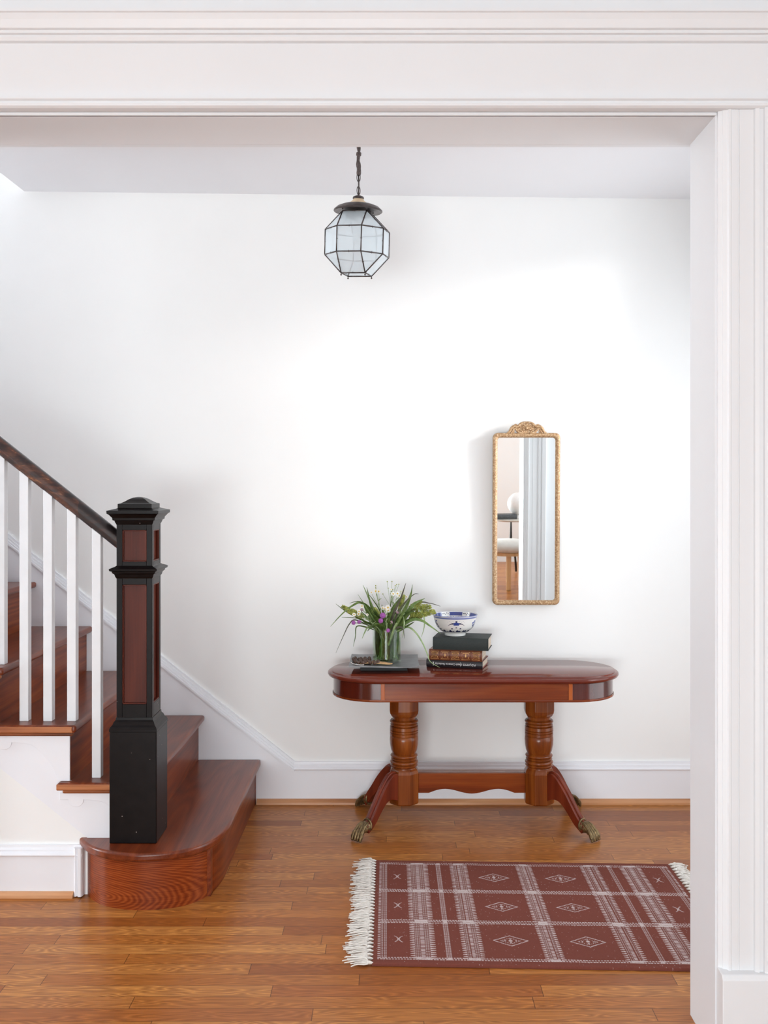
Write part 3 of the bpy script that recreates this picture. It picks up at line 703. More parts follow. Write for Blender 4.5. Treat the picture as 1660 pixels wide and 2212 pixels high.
for s_ in (-1, 1):
    sc([(s_ * 0.088, 0.001), (s_ * 0.078, 0.006), (s_ * 0.070, 0.020), (s_ * 0.060, 0.030), (s_ * 0.046, 0.030), (s_ * 0.036, 0.034), (s_ * 0.022, 0.046), (0, 0.050)], 0.0048)
    sc([(s_ * 0.062, 0.022), (s_ * 0.050, 0.020), (s_ * 0.036, 0.006), (s_ * 0.020, 0.002), (s_ * 0.012, 0.008)], 0.0042)
    sc([(s_ * 0.070, 0.001), (s_ * 0.062, 0.012), (s_ * 0.055, 0.020)], 0.0034)
    for a in range(2):     # scroll ends
        c0 = ((0.050, 0.032), (0.026, 0.008))[a]; rr = (0.007, 0.0055)[a]
        sc([(s_ * (c0[0] + rr * math.cos(t)), c0[1] + rr * math.sin(t)) for t in [x * 0.8 for x in range(8)]], 0.0024, 3)
    for a in range(5):     # rays of the central rosette
        t = R(90 - s_ * (8 + a * 28)); sc([(0.010 * math.cos(t), 0.024 + 0.010 * math.sin(t)), (0.022 * math.cos(t), 0.024 + 0.018 * math.sin(t))], 0.0032, 3)
    cr.sphere((s_ * 0.079, yc, zt_ + 0.003), 0.005); cr.sphere((s_ * 0.030, yc, zt_ + 0.030), 0.007); cr.sphere((s_ * 0.038, yc, zt_ + 0.020), 0.006)
cr.sphere((0, yc - 0.006, zt_ + 0.024), 0.0085, 14, 9); cr.torus((0, yc - 0.006, zt_ + 0.024), 0.0105, 0.0022)
pp = [(-0.066, 0), (-0.04, 0.026), (-0.024, 0.040), (0, 0.047), (0.024, 0.040), (0.04, 0.026), (0.066, 0), (0.056, 0.0), (0.052, 0.014), (0.042, 0.014), (0.028, 0), (-0.028, 0), (-0.042, 0.014), (-0.052, 0.014), (-0.056, 0)]
cr.prism([(a, zt_ + b) for a, b in pp], 'y', yc - 0.003, yc + 0.004)
cr.build('crest', M_gilt, mr, world=False, smooth=True, auto=60)
og = B()
for i in range(9):
    x = -0.06 + i * 0.015; q = spline([(x - 0.008, -0.027, 0.006), (x, -0.029, 0.013), (x + 0.007, -0.027, 0.006 + 0.004 * (i % 2))], 4); og.tube(q, 0.002, 6)
og.build('carved_ornament', M_gilt, mr, world=False, smooth=True)

# ------------------------------------------------------------ console table
TZ = 0.656; ty0, ty1 = 4.022, 4.448; tyc = (ty0 + ty1) / 2; trd = (ty1 - ty0) / 2
tx0, tx1 = -0.2885, 0.9455; txc = (tx0 + tx1) / 2
tb = thing('console_table', 'oval-ended mahogany console table on two turned pedestals with brass claw feet against the wall', 'table', (txc, tyc, 0))
def stadium(ins, n=20):
    r = trd - ins; a0, a1 = tx0 + trd, tx1 - trd; p = []
    for i in range(n + 1): a = -PI / 2 + PI * i / n; p.append((a1 + r * math.cos(a), tyc + r * math.sin(a)))
    for i in range(n + 1): a = PI / 2 + PI * i / n; p.append((a0 + r * math.cos(a), tyc + r * math.sin(a)))
    return p
def stack(levels):
    v = []; f = []; n = 0
    for ins, z in levels:
        p = stadium(ins); n = len(p); v += [(a, b, z) for a, b in p]
    for j in range(len(levels) - 1):
        for i in range(n): f.append((j * n + i, j * n + (i + 1) % n, (j + 1) * n + (i + 1) % n, (j + 1) * n + i))
    f.append(tuple(range(n))[::-1]); f.append(tuple((len(levels) - 1) * n + i for i in range(n)))
    return B().add(v, f)
stack([(0.022, 0.626), (0.010, 0.628), (0.003, 0.633), (0.0, 0.640), (0.002, 0.646), (0.008, 0.650), (0.012, 0.6505), (0.014, 0.654), (0.018, 0.656)]).build('tabletop', M_tabtop, tb, smooth=True, auto=28)
# apron: straight rails, dark curved ends, light corner strips, bead
za, zb = 0.556, 0.627; ai = 0.024; sxa, sxb = -0.052, 0.712
ya, yb = ty0 + ai, ty1 - ai
B().box(sxa, sxb, ya, ya + 0.018, za, zb).box(sxa, sxb, yb - 0.018, yb, za, zb).build('apron', M_table, tb)
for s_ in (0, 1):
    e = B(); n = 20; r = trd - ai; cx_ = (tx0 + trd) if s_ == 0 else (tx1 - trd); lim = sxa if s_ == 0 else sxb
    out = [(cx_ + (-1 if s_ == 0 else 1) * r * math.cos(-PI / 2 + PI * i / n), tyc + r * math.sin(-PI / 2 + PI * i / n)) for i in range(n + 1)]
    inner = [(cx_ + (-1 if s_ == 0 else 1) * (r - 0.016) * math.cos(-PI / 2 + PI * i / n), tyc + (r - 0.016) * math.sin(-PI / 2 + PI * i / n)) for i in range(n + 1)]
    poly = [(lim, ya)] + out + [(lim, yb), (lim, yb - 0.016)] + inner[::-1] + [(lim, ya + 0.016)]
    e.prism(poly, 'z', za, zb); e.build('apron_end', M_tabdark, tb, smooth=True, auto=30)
for x in (sxa, sxb):
    B().box(x - 0.008, x + 0.008, ya - 0.003, ya, za - 0.002, zb).build('apron_strip', M_strip, tb, bevel=0.001)
bd = stack([(ai - 0.003, za - 0.004), (ai - 0.004, za), (ai - 0.003, za + 0.005)]); bd.build('apron_bead', M_table, tb)
# pedestals
R8 = 1 / math.cos(PI / 8)
ped_x = ((873.5 - CX) / 511.0, (1167 - CX) / 511.0)
for px_ in ped_x:
    c_ = (px_, tyc, 0)
    a = B(); h_ = 0.061 * R8
    a.lathe([(h_, 0.556), (h_, 0.480), (h_ * 0.97, 0.468), (h_ * 0.88, 0.458), (h_ * 0.80, 0.452)], 8, c_, PI / 8)
    a.build('pedestal_block', M_tablez, tb, bevel=0.002); a = B()
    a.lathe([(h_ * 0.84, 0.236), (h_ * 0.93, 0.228), (h_, 0.216), (h_, 0.092), (h_ * 0.94, 0.086)], 8, c_, PI / 8)
    a.build('pedestal_block', M_tablez, tb, bevel=0.002)
    pf = [(0.050, 0.453), (0.049, 0.441), (0.054, 0.438)]
    def ring(zc_, r, h, k=5): return [(r - 0.005 + 0.005 * math.sin(PI * i / k), zc_ + h / 2 - h * i / k) for i in range(k + 1)]
    pf += ring(0.432, 0.061, 0.013) + ring(0.419, 0.059, 0.012) + [(0.060, 0.411), (0.0605, 0.398), (0.0575, 0.396), (0.0605, 0.394), (0.0605, 0.388), (0.0575, 0.386), (0.0605, 0.384), (0.0605, 0.374), (0.0575, 0.372), (0.060, 0.369), (0.061, 0.355), (0.060, 0.335), (0.056, 0.312), (0.050, 0.296)]
    pf += ring(0.287, 0.058, 0.014) + ring(0.274, 0.056, 0.010) + ring(0.260, 0.060, 0.015) + ring(0.247, 0.059, 0.010) + [(0.052, 0.238), (0.053, 0.234)]
    b_ = B(); b_.lathe(pf, 40, c_); b_.build('turned_column', M_tablez, tb, smooth=True, auto=40)
# stretcher with scalloped lower edge
x0_, x1_ = ped_x[0] + 0.060, ped_x[1] - 0.060
bot = []
L_ = x1_ - x0_
for i in range(41):
    u = i / 40; e_ = abs(u - 0.5) * 2
    zz = 0.128
    if e_ > 0.80: zz = 0.128
    elif e_ > 0.5: zz = 0.128 + 0.017 * math.sin((0.80 - e_) / 0.30 * PI / 2)
    else: zz = 0.145 - 0.020 * (0.5 + 0.5 * math.cos(e_ / 0.5 * PI))
    bot.append((x0_ + L_ * u, zz))
B().prism(bot + [(x1_, 0.212), (x0_, 0.212)], 'y', tyc - 0.013, tyc + 0.013).build('stretcher', M_table, tb, bevel=0.0025)
# sabre legs with claws
def leg(px_, sx, sy):
    dx, dy = sx * 0.180, sy * (0.215 if sy < 0 else 0.195); D = math.hypot(dx, dy); ang = math.atan2(dy, dx)
    m = Matrix.Translation((px_, tyc, 0)) @ Matrix.Rotation(ang, 4, 'Z')
    top = spline([(0.045, 0.212), (0.075, 0.226), (0.105, 0.216), (0.150, 0.172), (0.190, 0.120), (0.225, 0.076), (D - 0.022, 0.050)], 6)
    bo = spline([(D - 0.035, 0.020), (0.205, 0.048), (0.165, 0.090), (0.130, 0.118), (0.095, 0.122), (0.045, 0.100)], 6)
    poly = [tuple(p) for p in top] + [tuple(p) for p in bo]
    b_ = B(); b_.prism(poly, 'y', -0.019, 0.019); 
    # raised rib running along the top
    b_.tube([(p[0], 0, p[1] + 0.001) for p in top], 0.007, 8)
    lg = b_.xf(m).build('leg', M_leg, tb, bevel=0.005, seg=3)
    c_ = B()
    c_.tube(spline([(D - 0.045, 0, 0.046), (D - 0.025, 0, 0.042), (D - 0.004, 0, 0.030), (D + 0.012, 0, 0.016)], 4), [0.023] * 3 + [0.020] * 3 + [0.015] * 3 + [0.010] * 3 + [0.009], 12)
    for q in (-1.5, -0.5, 0.5, 1.5):
        yy = q * 0.0125
        c_.tube(spline([(D - 0.030, yy * 0.7, 0.062), (D - 0.010, yy * 0.9, 0.054), (D + 0.010, yy * 1.05, 0.034), (D + 0.022, yy * 1.15, 0.012), (D + 0.022, yy * 1.15, 0.003)], 4), [0.0062] * 8 + [0.0085] * 4 + [0.0060] * 3 + [0.0042] * 2, 10)
    c_.torus((D - 0.045, 0, 0.050), 0.020, 0.004, Matrix.Rotation(R(90), 3, 'Z') @ Matrix.Diagonal((1.1, 1, 1.2)), 16, 6)
    c_.v = [(p[0], p[1], max(0.0008, p[2])) for p in c_.v]
    c_.xf(m).build('claw_foot', M_brass, lg, smooth=True)
for px_, sx in ((ped_x[0], -1), (ped_x[1], 1)):
    for sy in (-1, 1): leg(px_, sx, sy)

# ------------------------------------------------------------ things on the table
# tray
tr = thing('slate_tray', 'flat grey slate tray on a low base blackened as shade, under the glass vase', 'tray', (-0.048, 4.235, TZ))
b_ = B(); N = 16; v = []; f = []
tz = 0.0335
for j in range(N + 1):
    for i in range(N + 1):
        u, w_ = i / N, j / N; x = -0.145 + 0.29 * u; y = -0.143 + 0.286 * w_
        z = tz + 0.0015 * math.sin(u * 7) * (1 - w_) + 0.004 * max(0, u - 0.9) * 10 * max(0, 0.25 - w_) * 4 + 0.0025 * max(0, 0.1 - u) * 10
        v.append((x, y, z))
n2 = len(v); v += [(a, b, c - 0.006) for a, b, c in v]
for j in range(N):
    for i in range(N):
        a = j * (N + 1) + i; f.append((a, a + 1, a + N + 2, a + N + 1)); f.append((a + n2, a + n2 + N + 1, a + n2 + N + 2, a + n2 + 1))
for i in range(N):
    f.append((i, i + n2, i + 1 + n2, i + 1)); a = N * (N + 1) + i; f.append((a, a + 1, a + 1 + n2, a + n2))
    a = i * (N + 1); b2_ = a + N + 1; f.append((a, b2_, b2_ + n2, a + n2)); a += N; b2_ += N; f.append((a, a + n2, b2_ + n2, b2_))
B().add(v, f).build('tray_plate', M_slate, tr, world=False)
B().box(-0.100, 0.098, -0.070, 0.120, 0.0005, tz - 0.006).build('tray_shade_base', M_dark, tr, world=False, bevel=0.002)  # support set back, coloured black for the shadow beneath the tray
TT = TZ + tz + 0.0008
# vase
VX, VY, VR, VH = -0.037, 4.215, 0.0615, 0.140
vs = thing('glass_vase', 'clear cylinder glass vase filled with water and green stems on the slate tray', 'vase', (VX, VY, TT))
B().lathe([(VR, 0.0), (VR, VH), (VR - 0.001, VH + 0.0008), (VR - 0.003, VH), (VR - 0.003, 0.007), (0.0005, 0.007)], 48, (0, 0, 0.0)).build('glass', M_glass, vs, world=False, smooth=True, auto=40)
B().lathe([(VR - 0.0036, 0.0075), (VR - 0.0036, 0.100)], 40).build('water', M_water, vs, world=False, smooth=True, auto=40)

def C(cx_, cy_, d): return W(700 + cx_ / 6.385, 1240 + cy_ / 6.385, d)
inner_seed = random.Random(3)
def stem_root(tilt_x, depth):
    """where a stem stands on the vase bottom and where it leaves the rim"""
    a = inner_seed.uniform(0, 2 * PI); r = inner_seed.uniform(0.01, 0.042)
    bx_, by_ = VX - tilt_x * 0.035 + 0.01 * math.cos(a), VY + 0.03 * math.sin(a)
    return Vector((bx_, by_, TT + 0.010)), Vector((VX + tilt_x * 0.042, VY + depth, TT + VH - 0.006))
def leaf(parent, pts, width, d0, d1, mat, side=(1, 0, 0), root=None):
    n = len(pts); P = [C(a, b, d0 + (d1 - d0) * (i / (n - 1))) for i, (a, b) in enumerate(pts)]
    if root is not None: P[0] = root
    t = (P[-1] - P[0]); vw = Vector((t.z, 0, -t.x)).normalized() if abs(t.x) + abs(t.z) > 1e-5 else Vector((1, 0, 0))
    q = spline(P, 6); b_ = B()
    # blade faces the viewer side on: side vector lies in the picture-parallel plane, slightly turned
    L = len(q); v = []; f = []
    for i, p in enumerate(q):
        tt = (q[min(i + 1, L - 1)] - q[max(i - 1, 0)]).normalized(); sd = Vector((-tt.z, 0.45, tt.x)).normalized(); sd = (sd - tt * sd.dot(tt)).normalized(); nn_ = tt.cross(sd)
        u = i / (L - 1); w_ = width * min(1, 0.5 + 2 * u) * (1 - u ** 2.0) * 0.5 + 0.0004
        for s_ in (-1, 0, 1):
            base = p + sd * (w_ * s_) + nn_ * (0.3 * w_ * abs(s_)); v.append(base + nn_ * 0.0003); v.append(base - nn_ * 0.0003)
    for i in range(L - 1):
        a = i * 6; b2_ = a + 6
        f += [(a, a + 2, b2_ + 2, b2_), (a + 2, a + 4, b2_ + 4, b2_ + 2), (a + 1, b2_ + 1, b2_ + 3, a + 3), (a + 3, b2_ + 3, b2_ + 5, a + 5), (a, b2_, b2_ + 1, a + 1), (a + 4, a + 5, b2_ + 5, b2_ + 4)]
    b_.add(v, f); b_.build('leaf', mat, parent, smooth=True)
def seedhead(parent, a, b, d0, d1, r, mat=M_seed, n=300):
    A, Bp = C(*a, d0), C(*b, d1); ax = (Bp - A); L = ax.length; ax.normalize(); s1 = ax.cross(Vector((0, 1, 0.2))).normalized(); s2 = ax.cross(s1)
    b_ = B(); rr = random.Random(int(a[0] * 7 + b[1]))
    b_.tube([A, A + ax * L * 0.5, Bp], [r * 0.5, r * 0.6, r * 0.15], 8)
    for i in range(n):
        t = rr.random(); th = rr.uniform(0, 2 * PI); rad_ = r * (0.45 + 0.6 * math.sin(PI * min(0.95, 0.12 + 0.8 * t))) * rr.uniform(0.8, 1.05)
        p = A + ax * (L * t) + (s1 * math.cos(th) + s2 * math.sin(th)) * rad_
        b_.sphere(p, rr.uniform(0.0019, 0.0031), 6, 4)
    b_.build('seed_head', mat, parent, smooth=True)
def stalk(label, tx, dep, leaves, heads, dbase=4.215, name='millet_stalk'):
    o = thing(name, label, 'plant stalk', (VX, VY, TT + 0.01), group='grassy stalks in the glass vase')
    r0, r1 = stem_root(tx, dep)
    tgt = r1 + Vector((tx * 0.03, 0, 0.035))
    if heads: tgt = C(*heads[0][0], dbase + dep)
    B().tube(spline([r0, (r0 + r1) / 2, r1, (r1 + tgt) / 2 + Vector((0, 0, 0.006)), tgt], 5), [0.0042] * 10 + [0.0034] * 10 + [0.002], 8).build('stem', M_leafp, o, smooth=True)
    for pts, w_, mat in leaves:
        dd = dep + inner_seed.uniform(-0.02, 0.02); leaf(o, pts, w_, dbase + dep * 0.6, dbase + dd - 0.03, mat)
    for a, b, r in heads: seedhead(o, a, b, dbase + dep, dbase + dep - 0.02, r)
    return o
stalk('millet stalk arching far left out of the vase with a green seed head', -1, -0.02,
      [([(760, 760), (640, 560), (520, 395), (400, 430), (250, 550), (90, 725)], .0125, M_leaf), ([(740, 770), (600, 700), (430, 630), (350, 690), (270, 850), (165, 1090)], .006, M_leafg),
       ([(720, 780), (600, 735), (455, 720), (435, 860), (405, 1000)], .006, M_leafd), ([(780, 740), (640, 470), (490, 378), (355, 402)], .006, M_leafd), ([(690, 720), (560, 650), (430, 605), (245, 596)], .005, M_leafd),
       ([(650, 690), (400, 570), (270, 490), (165, 410)], .005, M_leafd)],
      [((560, 590), (250, 445), 0.0085), ((520, 600), (330, 520), 0.006)])
stalk('tall slender stalk with thin upright leaves on the left of the bouquet', -0.5, 0.02,
      [([(800, 780), (720, 560), (625, 340), (540, 150)], .012, M_leafp), ([(820, 780), (710, 600), (650, 420), (592, 180)], .016, M_leaf), ([(850, 780), (780, 520), (690, 370), (610, 270)], .006, M_leafd),
       ([(720, 700), (600, 480), (470, 280)], .004, M_leafp), ([(780, 780), (700, 640), (640, 500), (545, 390)], .018, M_leaf), ([(790, 780), (690, 680), (610, 560), (560, 470)], .012, M_leafp)], [])
stalk('middle stalk with broad dark leaves and a small brownish seed head', 0.1, -0.03,
      [([(790, 790), (700, 715), (610, 730), (565, 800), (528, 890)], .011, M_leafp), ([(870, 780), (900, 600), (970, 450), (1060, 320)], .020, M_leafd), ([(980, 800), (1000, 700), (1040, 620), (1090, 560)], .032, M_leafd),
       ([(920, 780), (960, 560), (1060, 340), (1132, 125)], .013, M_leafg), ([(900, 780), (960, 620), (1060, 480), (1170, 330)], .020, M_leafd)],
      [((1040, 480), (1110, 290), 0.0065)])
stalk('stalk leaning right with the big bushy green seed head beside the bowl', 0.9, 0.01,
      [([(1000, 780), (1120, 600), (1230, 430), (1395, 335)], .022, M_leaf), ([(1020, 760), (1300, 420), (1450, 402), (1610, 445)], .006, M_leafg), ([(990, 770), (1130, 540), (1260, 460), (1370, 570), (1385, 720), (1345, 870)], .010, M_leafp),
       ([(1000, 780), (1090, 560), (1160, 400), (1210, 230)], .024, M_leafp)],
      [((1180, 470), (1480, 450), 0.0115), ((1190, 560), (1540, 520), 0.013), ((1180, 620), (1440, 545), 0.010), ((1210, 440), (1350, 375), 0.008)])
stalk('stalk with a folded hanging leaf and one leaf reaching right to the top book', 0.7, -0.045,
      [([(1000, 790), (1200, 640), (1340, 640), (1470, 720), (1615, 825)], .014, M_leaf), ([(1000, 800), (1130, 730), (1250, 658)], .012, M_leafd), ([(980, 780), (1020, 570), (1085, 530), (1110, 660), (1085, 880)], .014, M_leafp),
       ([(990, 790), (1080, 650), (1150, 560), (1260, 500)], .026, M_leafd)], [])
stalk('stalk with one very long thin leaf drooping down past the books', 0.6, -0.06,
      [([(990, 800), (1150, 735), (1260, 800), (1360, 950), (1430, 1110), (1470, 1210), (1600, 1290)], .007, M_leafp), ([(960, 790), (1080, 560), (1190, 340), (1222, 145)], .012, M_leaf), ([(930, 790), (1050, 480), (1230, 290), (1310, 275)], .005, M_leafg)], [])
stalk('short leafy stalk drooping over the front of the vase rim', 0.0, -0.055,
      [([(850, 800), (800, 720), (720, 690), (640, 740), (600, 790)], .016, M_leafd), ([(880, 800), (920, 700), (900, 640)], .024, M_leafd), ([(900, 800), (1010, 740), (1090, 750), (1110, 890)], .009, M_leafg), ([(840, 790), (740, 620), (680, 560)], .022, M_leafd)], [])
# more stems standing in the water belong to the leafy bunch
bn = thing('stem_bundle', 'bunch of pale green cut stems crossing in the water of the vase', 'plant stems', (VX, VY, TT + 0.01))
rr = random.Random(5)
for i in range(16):
    a = rr.uniform(0, 2 * PI); r = rr.uniform(0.02, 0.050); q = a + PI + rr.uniform(-0.6, 0.6)
    p0 = Vector((VX + r * math.cos(a), VY + r * math.sin(a), TT + 0.010)); p1 = Vector((VX + 0.045 * math.cos(q), VY + 0.045 * math.sin(q), TT + VH + rr.uniform(-0.01, 0.012)))
    B().tube([p0, (p0 + p1) / 2, p1], rr.uniform(0.0018, 0.0038), 7).build('stem', (M_leafp, M_leaf, M_leafd)[i % 3], bn, smooth=True)
for i in range(10):
    a = 2 * PI * i / 10 + 0.2; q = a + 0.5; p0 = Vector((VX + 0.034 * math.cos(a), VY + 0.034 * math.sin(a), TT + 0.012)); p1 = Vector((VX + 0.050 * math.cos(q), VY + 0.050 * math.sin(q), TT + VH + 0.006))
    B().ribbon(spline([p0, (p0 + p1) / 2, p1], 5), 0.026, Vector((1, 0.3, 0)), 0.2).build('leaf', M_deep if i % 3 else M_leafd, bn, smooth=True)

stalk('leafy stalk filling the middle of the bouquet behind the purple blooms', 0.0, 0.0,
      [([(820, 780), (800, 660), (740, 560), (690, 470)], .024, M_leafd), ([(860, 780), (850, 640), (820, 520), (800, 420)], .020, M_leaf), ([(900, 780), (920, 640), (900, 520), (930, 400)], .022, M_leafd),
       ([(940, 780), (1000, 640), (1080, 560), (1200, 520)], .028, M_leafd), ([(760, 780), (680, 700), (560, 650), (470, 560)], .016, M_leafd), ([(980, 790), (1080, 700), (1180, 640), (1290, 600)], .024, M_leafd),
       ([(800, 780), (720, 700), (600, 600), (500, 500)], .014, M_leaf)], [((760, 560), (700, 470), 0.007)])
# daisies
def daisy(parent, c, r, face, openf=1.0):
    m = face.to_track_quat('Z', 'Y').to_matrix().to_4x4(); m.translation = c
    b_ = B()
    for i in range(11):
        a = 2 * PI * i / 11; q = []
        for s_, t_ in ((-1, 0.35), (-1, 0.8), (0, 1.0), (1, 0.8), (1, 0.35)):
            a2 = a + s_ * 0.21; q.append((r * t_ * math.cos(a2), r * t_ * math.sin(a2), 0.0006 + 0.0008 * (t_ > 0.9)))
        n = len(q); b_.add(q + [(x, y, z - 0.0005) for x, y, z in q], [tuple(range(n)), tuple(range(n, 2 * n))] + [(k_, (k_ + 1) % n, n + (k_ + 1) % n, n + k_) for k_ in range(n)])
    fl = b_.xf(m).build('flower_head', M_petal, parent)
    B().sphere((0, 0, 0.0008), r * 0.30, 10, 6, sz=0.7).xf(m).build('flower_disc', M_yolk, fl, smooth=True)
def spray(label, tx, dep, heads, buds=(), d=4.215, extra=()):
    o = thing('daisy_spray', label, 'flower', (VX, VY, TT + 0.01), group='small white daisies in the glass vase')
    r0, r1 = stem_root(tx, dep); rr = random.Random(len(label))
    allp = [(c, 1) for c in heads] + [(c, 0) for c in buds]
    mean = sum((C(*c[:2], d + dep) for c, _ in allp), Vector()) / len(allp)
    jn = r1 + (mean - r1) * 0.55
    st_ = B(); st_.tube(spline([r0, r1, jn], 6), 0.0013, 6)
    for c, kind in allp:
        p = C(*c[:2], d + dep + rr.uniform(-0.02, 0.02)); j2 = jn + (p - jn) * 0.5 + Vector((0, 0, -0.004))
        st_.tube(spline([jn, j2, p - Vector((0, -0.001, 0.0015))], 4), 0.0007, 5)
        if kind: daisy(o, p, 1.5 * (c[2] if len(c) > 2 else 0.0072), Vector((rr.uniform(-0.4, 0.4), -1, rr.uniform(-0.1, 0.6))).normalized())
        else: B().sphere(p, 0.0026, 8, 6).build('bud', M_seed, o, smooth=True)
    for i in range(5):
        t = 0.35 + 0.12 * i; p = r1 + (mean - r1) * t; e_ = p + Vector((rr.uniform(-0.014, 0.014), -0.004, 0.012)); st_.ribbon([p, (p + e_) / 2 + Vector((0, 0, .002)), e_], 0.005, Vector((1, 0.2, 0.3)))
    st_.build('stem', M_leafp, o, smooth=True)
spray('daisy spray rising at the upper left of the bouquet', -0.2, 0.0, [(715, 235), (757, 240), (655, 255, .005)], [(715, 190), (715, 160)])
spray('daisy spray with many open blooms at the upper right of the bouquet', 0.3, 0.02, [(955, 275), (1015, 270), (1040, 300), (1090, 250), (1100, 370), (1140, 315, .005)], [(1063, 240), (930, 235), (922, 270), (815, 275)])
spray('tallest spray of green daisy buds at the top of the bouquet', 0.1, 0.03, [(925, 215, .004)], [(875, 105), (940, 103), (985, 160), (1005, 145), (1035, 140), (888, 195), (950, 215)])
spray('daisy cluster low in the middle just above the purple blooms', 0.0, -0.06, [(885, 462, .008), (885, 497, .0085), (815, 470, .006), (845, 480, .006)])
spray('pale daisy cluster on the left in front of the seed head', -0.7, -0.05, [(527, 442, .006), (485, 515, .006), (480, 550, .006), (417, 560, .006), (600, 560, .004)])
def globe(label, c, r, dep, tx, mat):
    o = thing('globe_flower', label, 'flower', (VX, VY, TT + 0.01), group='round purple blooms in the glass vase')
    r0, r1 = stem_root(tx, dep * 0.7); p = C(*c, 4.215 + dep)
    B().tube(spline([r0, r1, (r1 + p) / 2 + Vector((0, -0.004, 0.01)), p], 6), 0.0012, 6).build('stem', M_leafd, o, smooth=True)
    b_ = B(); b_.sphere(p, r * 0.8, 12, 8); rr = random.Random(int(c[0]))
    for i in range(110):
        z_ = 1 - 2 * (i + 0.5) / 110; a = i * 2.39996; s_ = math.sqrt(1 - z_ * z_); dv = Vector((s_ * math.cos(a), s_ * math.sin(a), z_)); b_.tube([p + dv * r * 0.7, p + dv * r * rr.uniform(0.95, 1.12)], [r * 0.10, r * 0.03], 5)
    b_.build('blossom', mat, o)
globe('largest purple bloom in the middle of the bouquet', (812, 572), .0125, -0.075, 0.0, M_purple)
globe('purple bloom just below the largest one', (785, 645), .0105, -0.085, -0.1, M_purple)
globe('small purple bloom hanging at the front of the vase rim', (885, 778), .0085, -0.085, 0.1, M_purple)
globe('leftmost purple bloom of the bouquet', (410, 672), .0095, -0.06, -1.0, M_purple)
globe('second purple bloom from the left, touching the leftmost one', (485, 662), .0085, -0.055, -0.9, M_purple)
globe('faded mauve bloom right of the purple ones above the vase rim', (928, 668), .0072, -0.07, 0.2, M_mauve)
globe('faded mauve bloom high on the right of the bouquet', (1020, 528), .0070, -0.05, 0.4, M_mauve)
globe('faded mauve bloom at the upper left by the daisies', (522, 492), .0068, -0.03, -0.6, M_mauve)

# dried berry bunch on the tray
bc = thing('dried_berry_bunch', 'bunch of dried brown berries on straw stems lying on the slate tray', 'dried plant', (-0.13, 4.14, TT))
rr = random.Random(11); proto = B().sphere((0, 0, 0), 0.0088, 12, 8).build('berry', M_berry, bc, world=False, smooth=True)
placed = []
def place(x, y, z):
    placed.append((x, y, z)); o = proto if len(placed) == 1 else proto.copy()
    if len(placed) > 1: COL.objects.link(o); o.parent = bc
    o.location = (x - bc.location.x, y - bc.location.y, z - bc.location.z); s_ = rr.uniform(0.85, 1.1); o.scale = (s_, s_, s_ * 0.95); o.rotation_euler = (rr.uniform(0, 3), rr.uniform(0, 3), 0)
tries = 0
while len(placed) < 62 and tries < 9000:
    tries += 1; layer = 0 if len(placed) < 40 else 1
    x = rr.uniform(-0.180, -0.090 if rr.random() < .7 else -0.07); y = rr.uniform(4.110, 4.225)
    if y > 4.15 and x > -0.108: continue
    if y < 4.135 and x < -0.155: continue
    if (x - VX) ** 2 + (y - VY) ** 2 < 0.0725 ** 2: continue
    z = TT + 0.0096 + layer * 0.0145
    if all((x - a) ** 2 + (y - b) ** 2 + (z - c) ** 2 > 0.0172 ** 2 for a, b, c in placed): place(x, y, z)
s_ = B()
for i in range(9):
    y0 = 4.112 + 0.0035 * i; q = spline([(-0.150 + 0.004 * i, y0 + 0.012, TT + 0.004), (-0.095, y0 + 0.004, TT + 0.008 + 0.001 * (i % 3)), (-0.05, y0, TT + 0.005 + 0.0015 * (i % 3)), (-0.022 + 0.003 * (i % 4), y0 - 0.001 * i, TT + 0.0035 + 0.001 * (i % 2))], 5)
    s_.tube(q, 0.0016, 6)
s_.build('straw_stems', M_straw, bc, smooth=True)
B().tube(spline([(-0.186, 4.118, TT + 0.012), (-0.175, 4.112, TT + 0.006), (-0.15, 4.104, TT + 0.003), (-0.13, 4.104, TT + 0.003)], 5), 0.0015, 6).build('twig', M_fringe, bc, smooth=True)

# books: local frame x along the spine, y from spine into the book
SPINE = {}
def book(name, label, loc, yaw, L, D, H, cover, board=None, round_=0.004):
    o = thing(name, label, 'book', loc, (0, 0, yaw), group='stacked books on the console table')
    t = 0.0024; b_ = B()
    sp_ = [(0.004, 0)] + [(0.004 - round_ * math.sin(PI * i / 8) - 0.002, H * i / 8) for i in range(9)] + [(0.004, H), (0.004, H - t), (0.0055, H - t), (0.0055, t), (0.004, t)]
    b_.prism(sp_, 'x', 0, L)
    o_sp = b_.build('spine', cover, o, world=False, smooth=True, auto=40)
    B().box(0, L, 0.004, D, 0.0, t).build('cover', board or cover, o, world=False, bevel=0.0008)
    B().box(0, L, 0.004, D, H - t, H).build('cover', board or cover, o, world=False, bevel=0.0008)
    B().box(0.004, L - 0.004, 0.0056, D - 0.005, t + 0.0001, H - t - 0.0001).build('pages', M_page, o, world=False)
    SPINE[o.name] = o_sp
    return o
z1 = TZ + 0.0008
bk = book('hardcover_book', 'black hardcover with white title lettering, lowest book of the stack', (0.132, 4.262, z1), R(-14.5), 0.243, 0.155, 0.0315, M_blackcover, M_redboard)
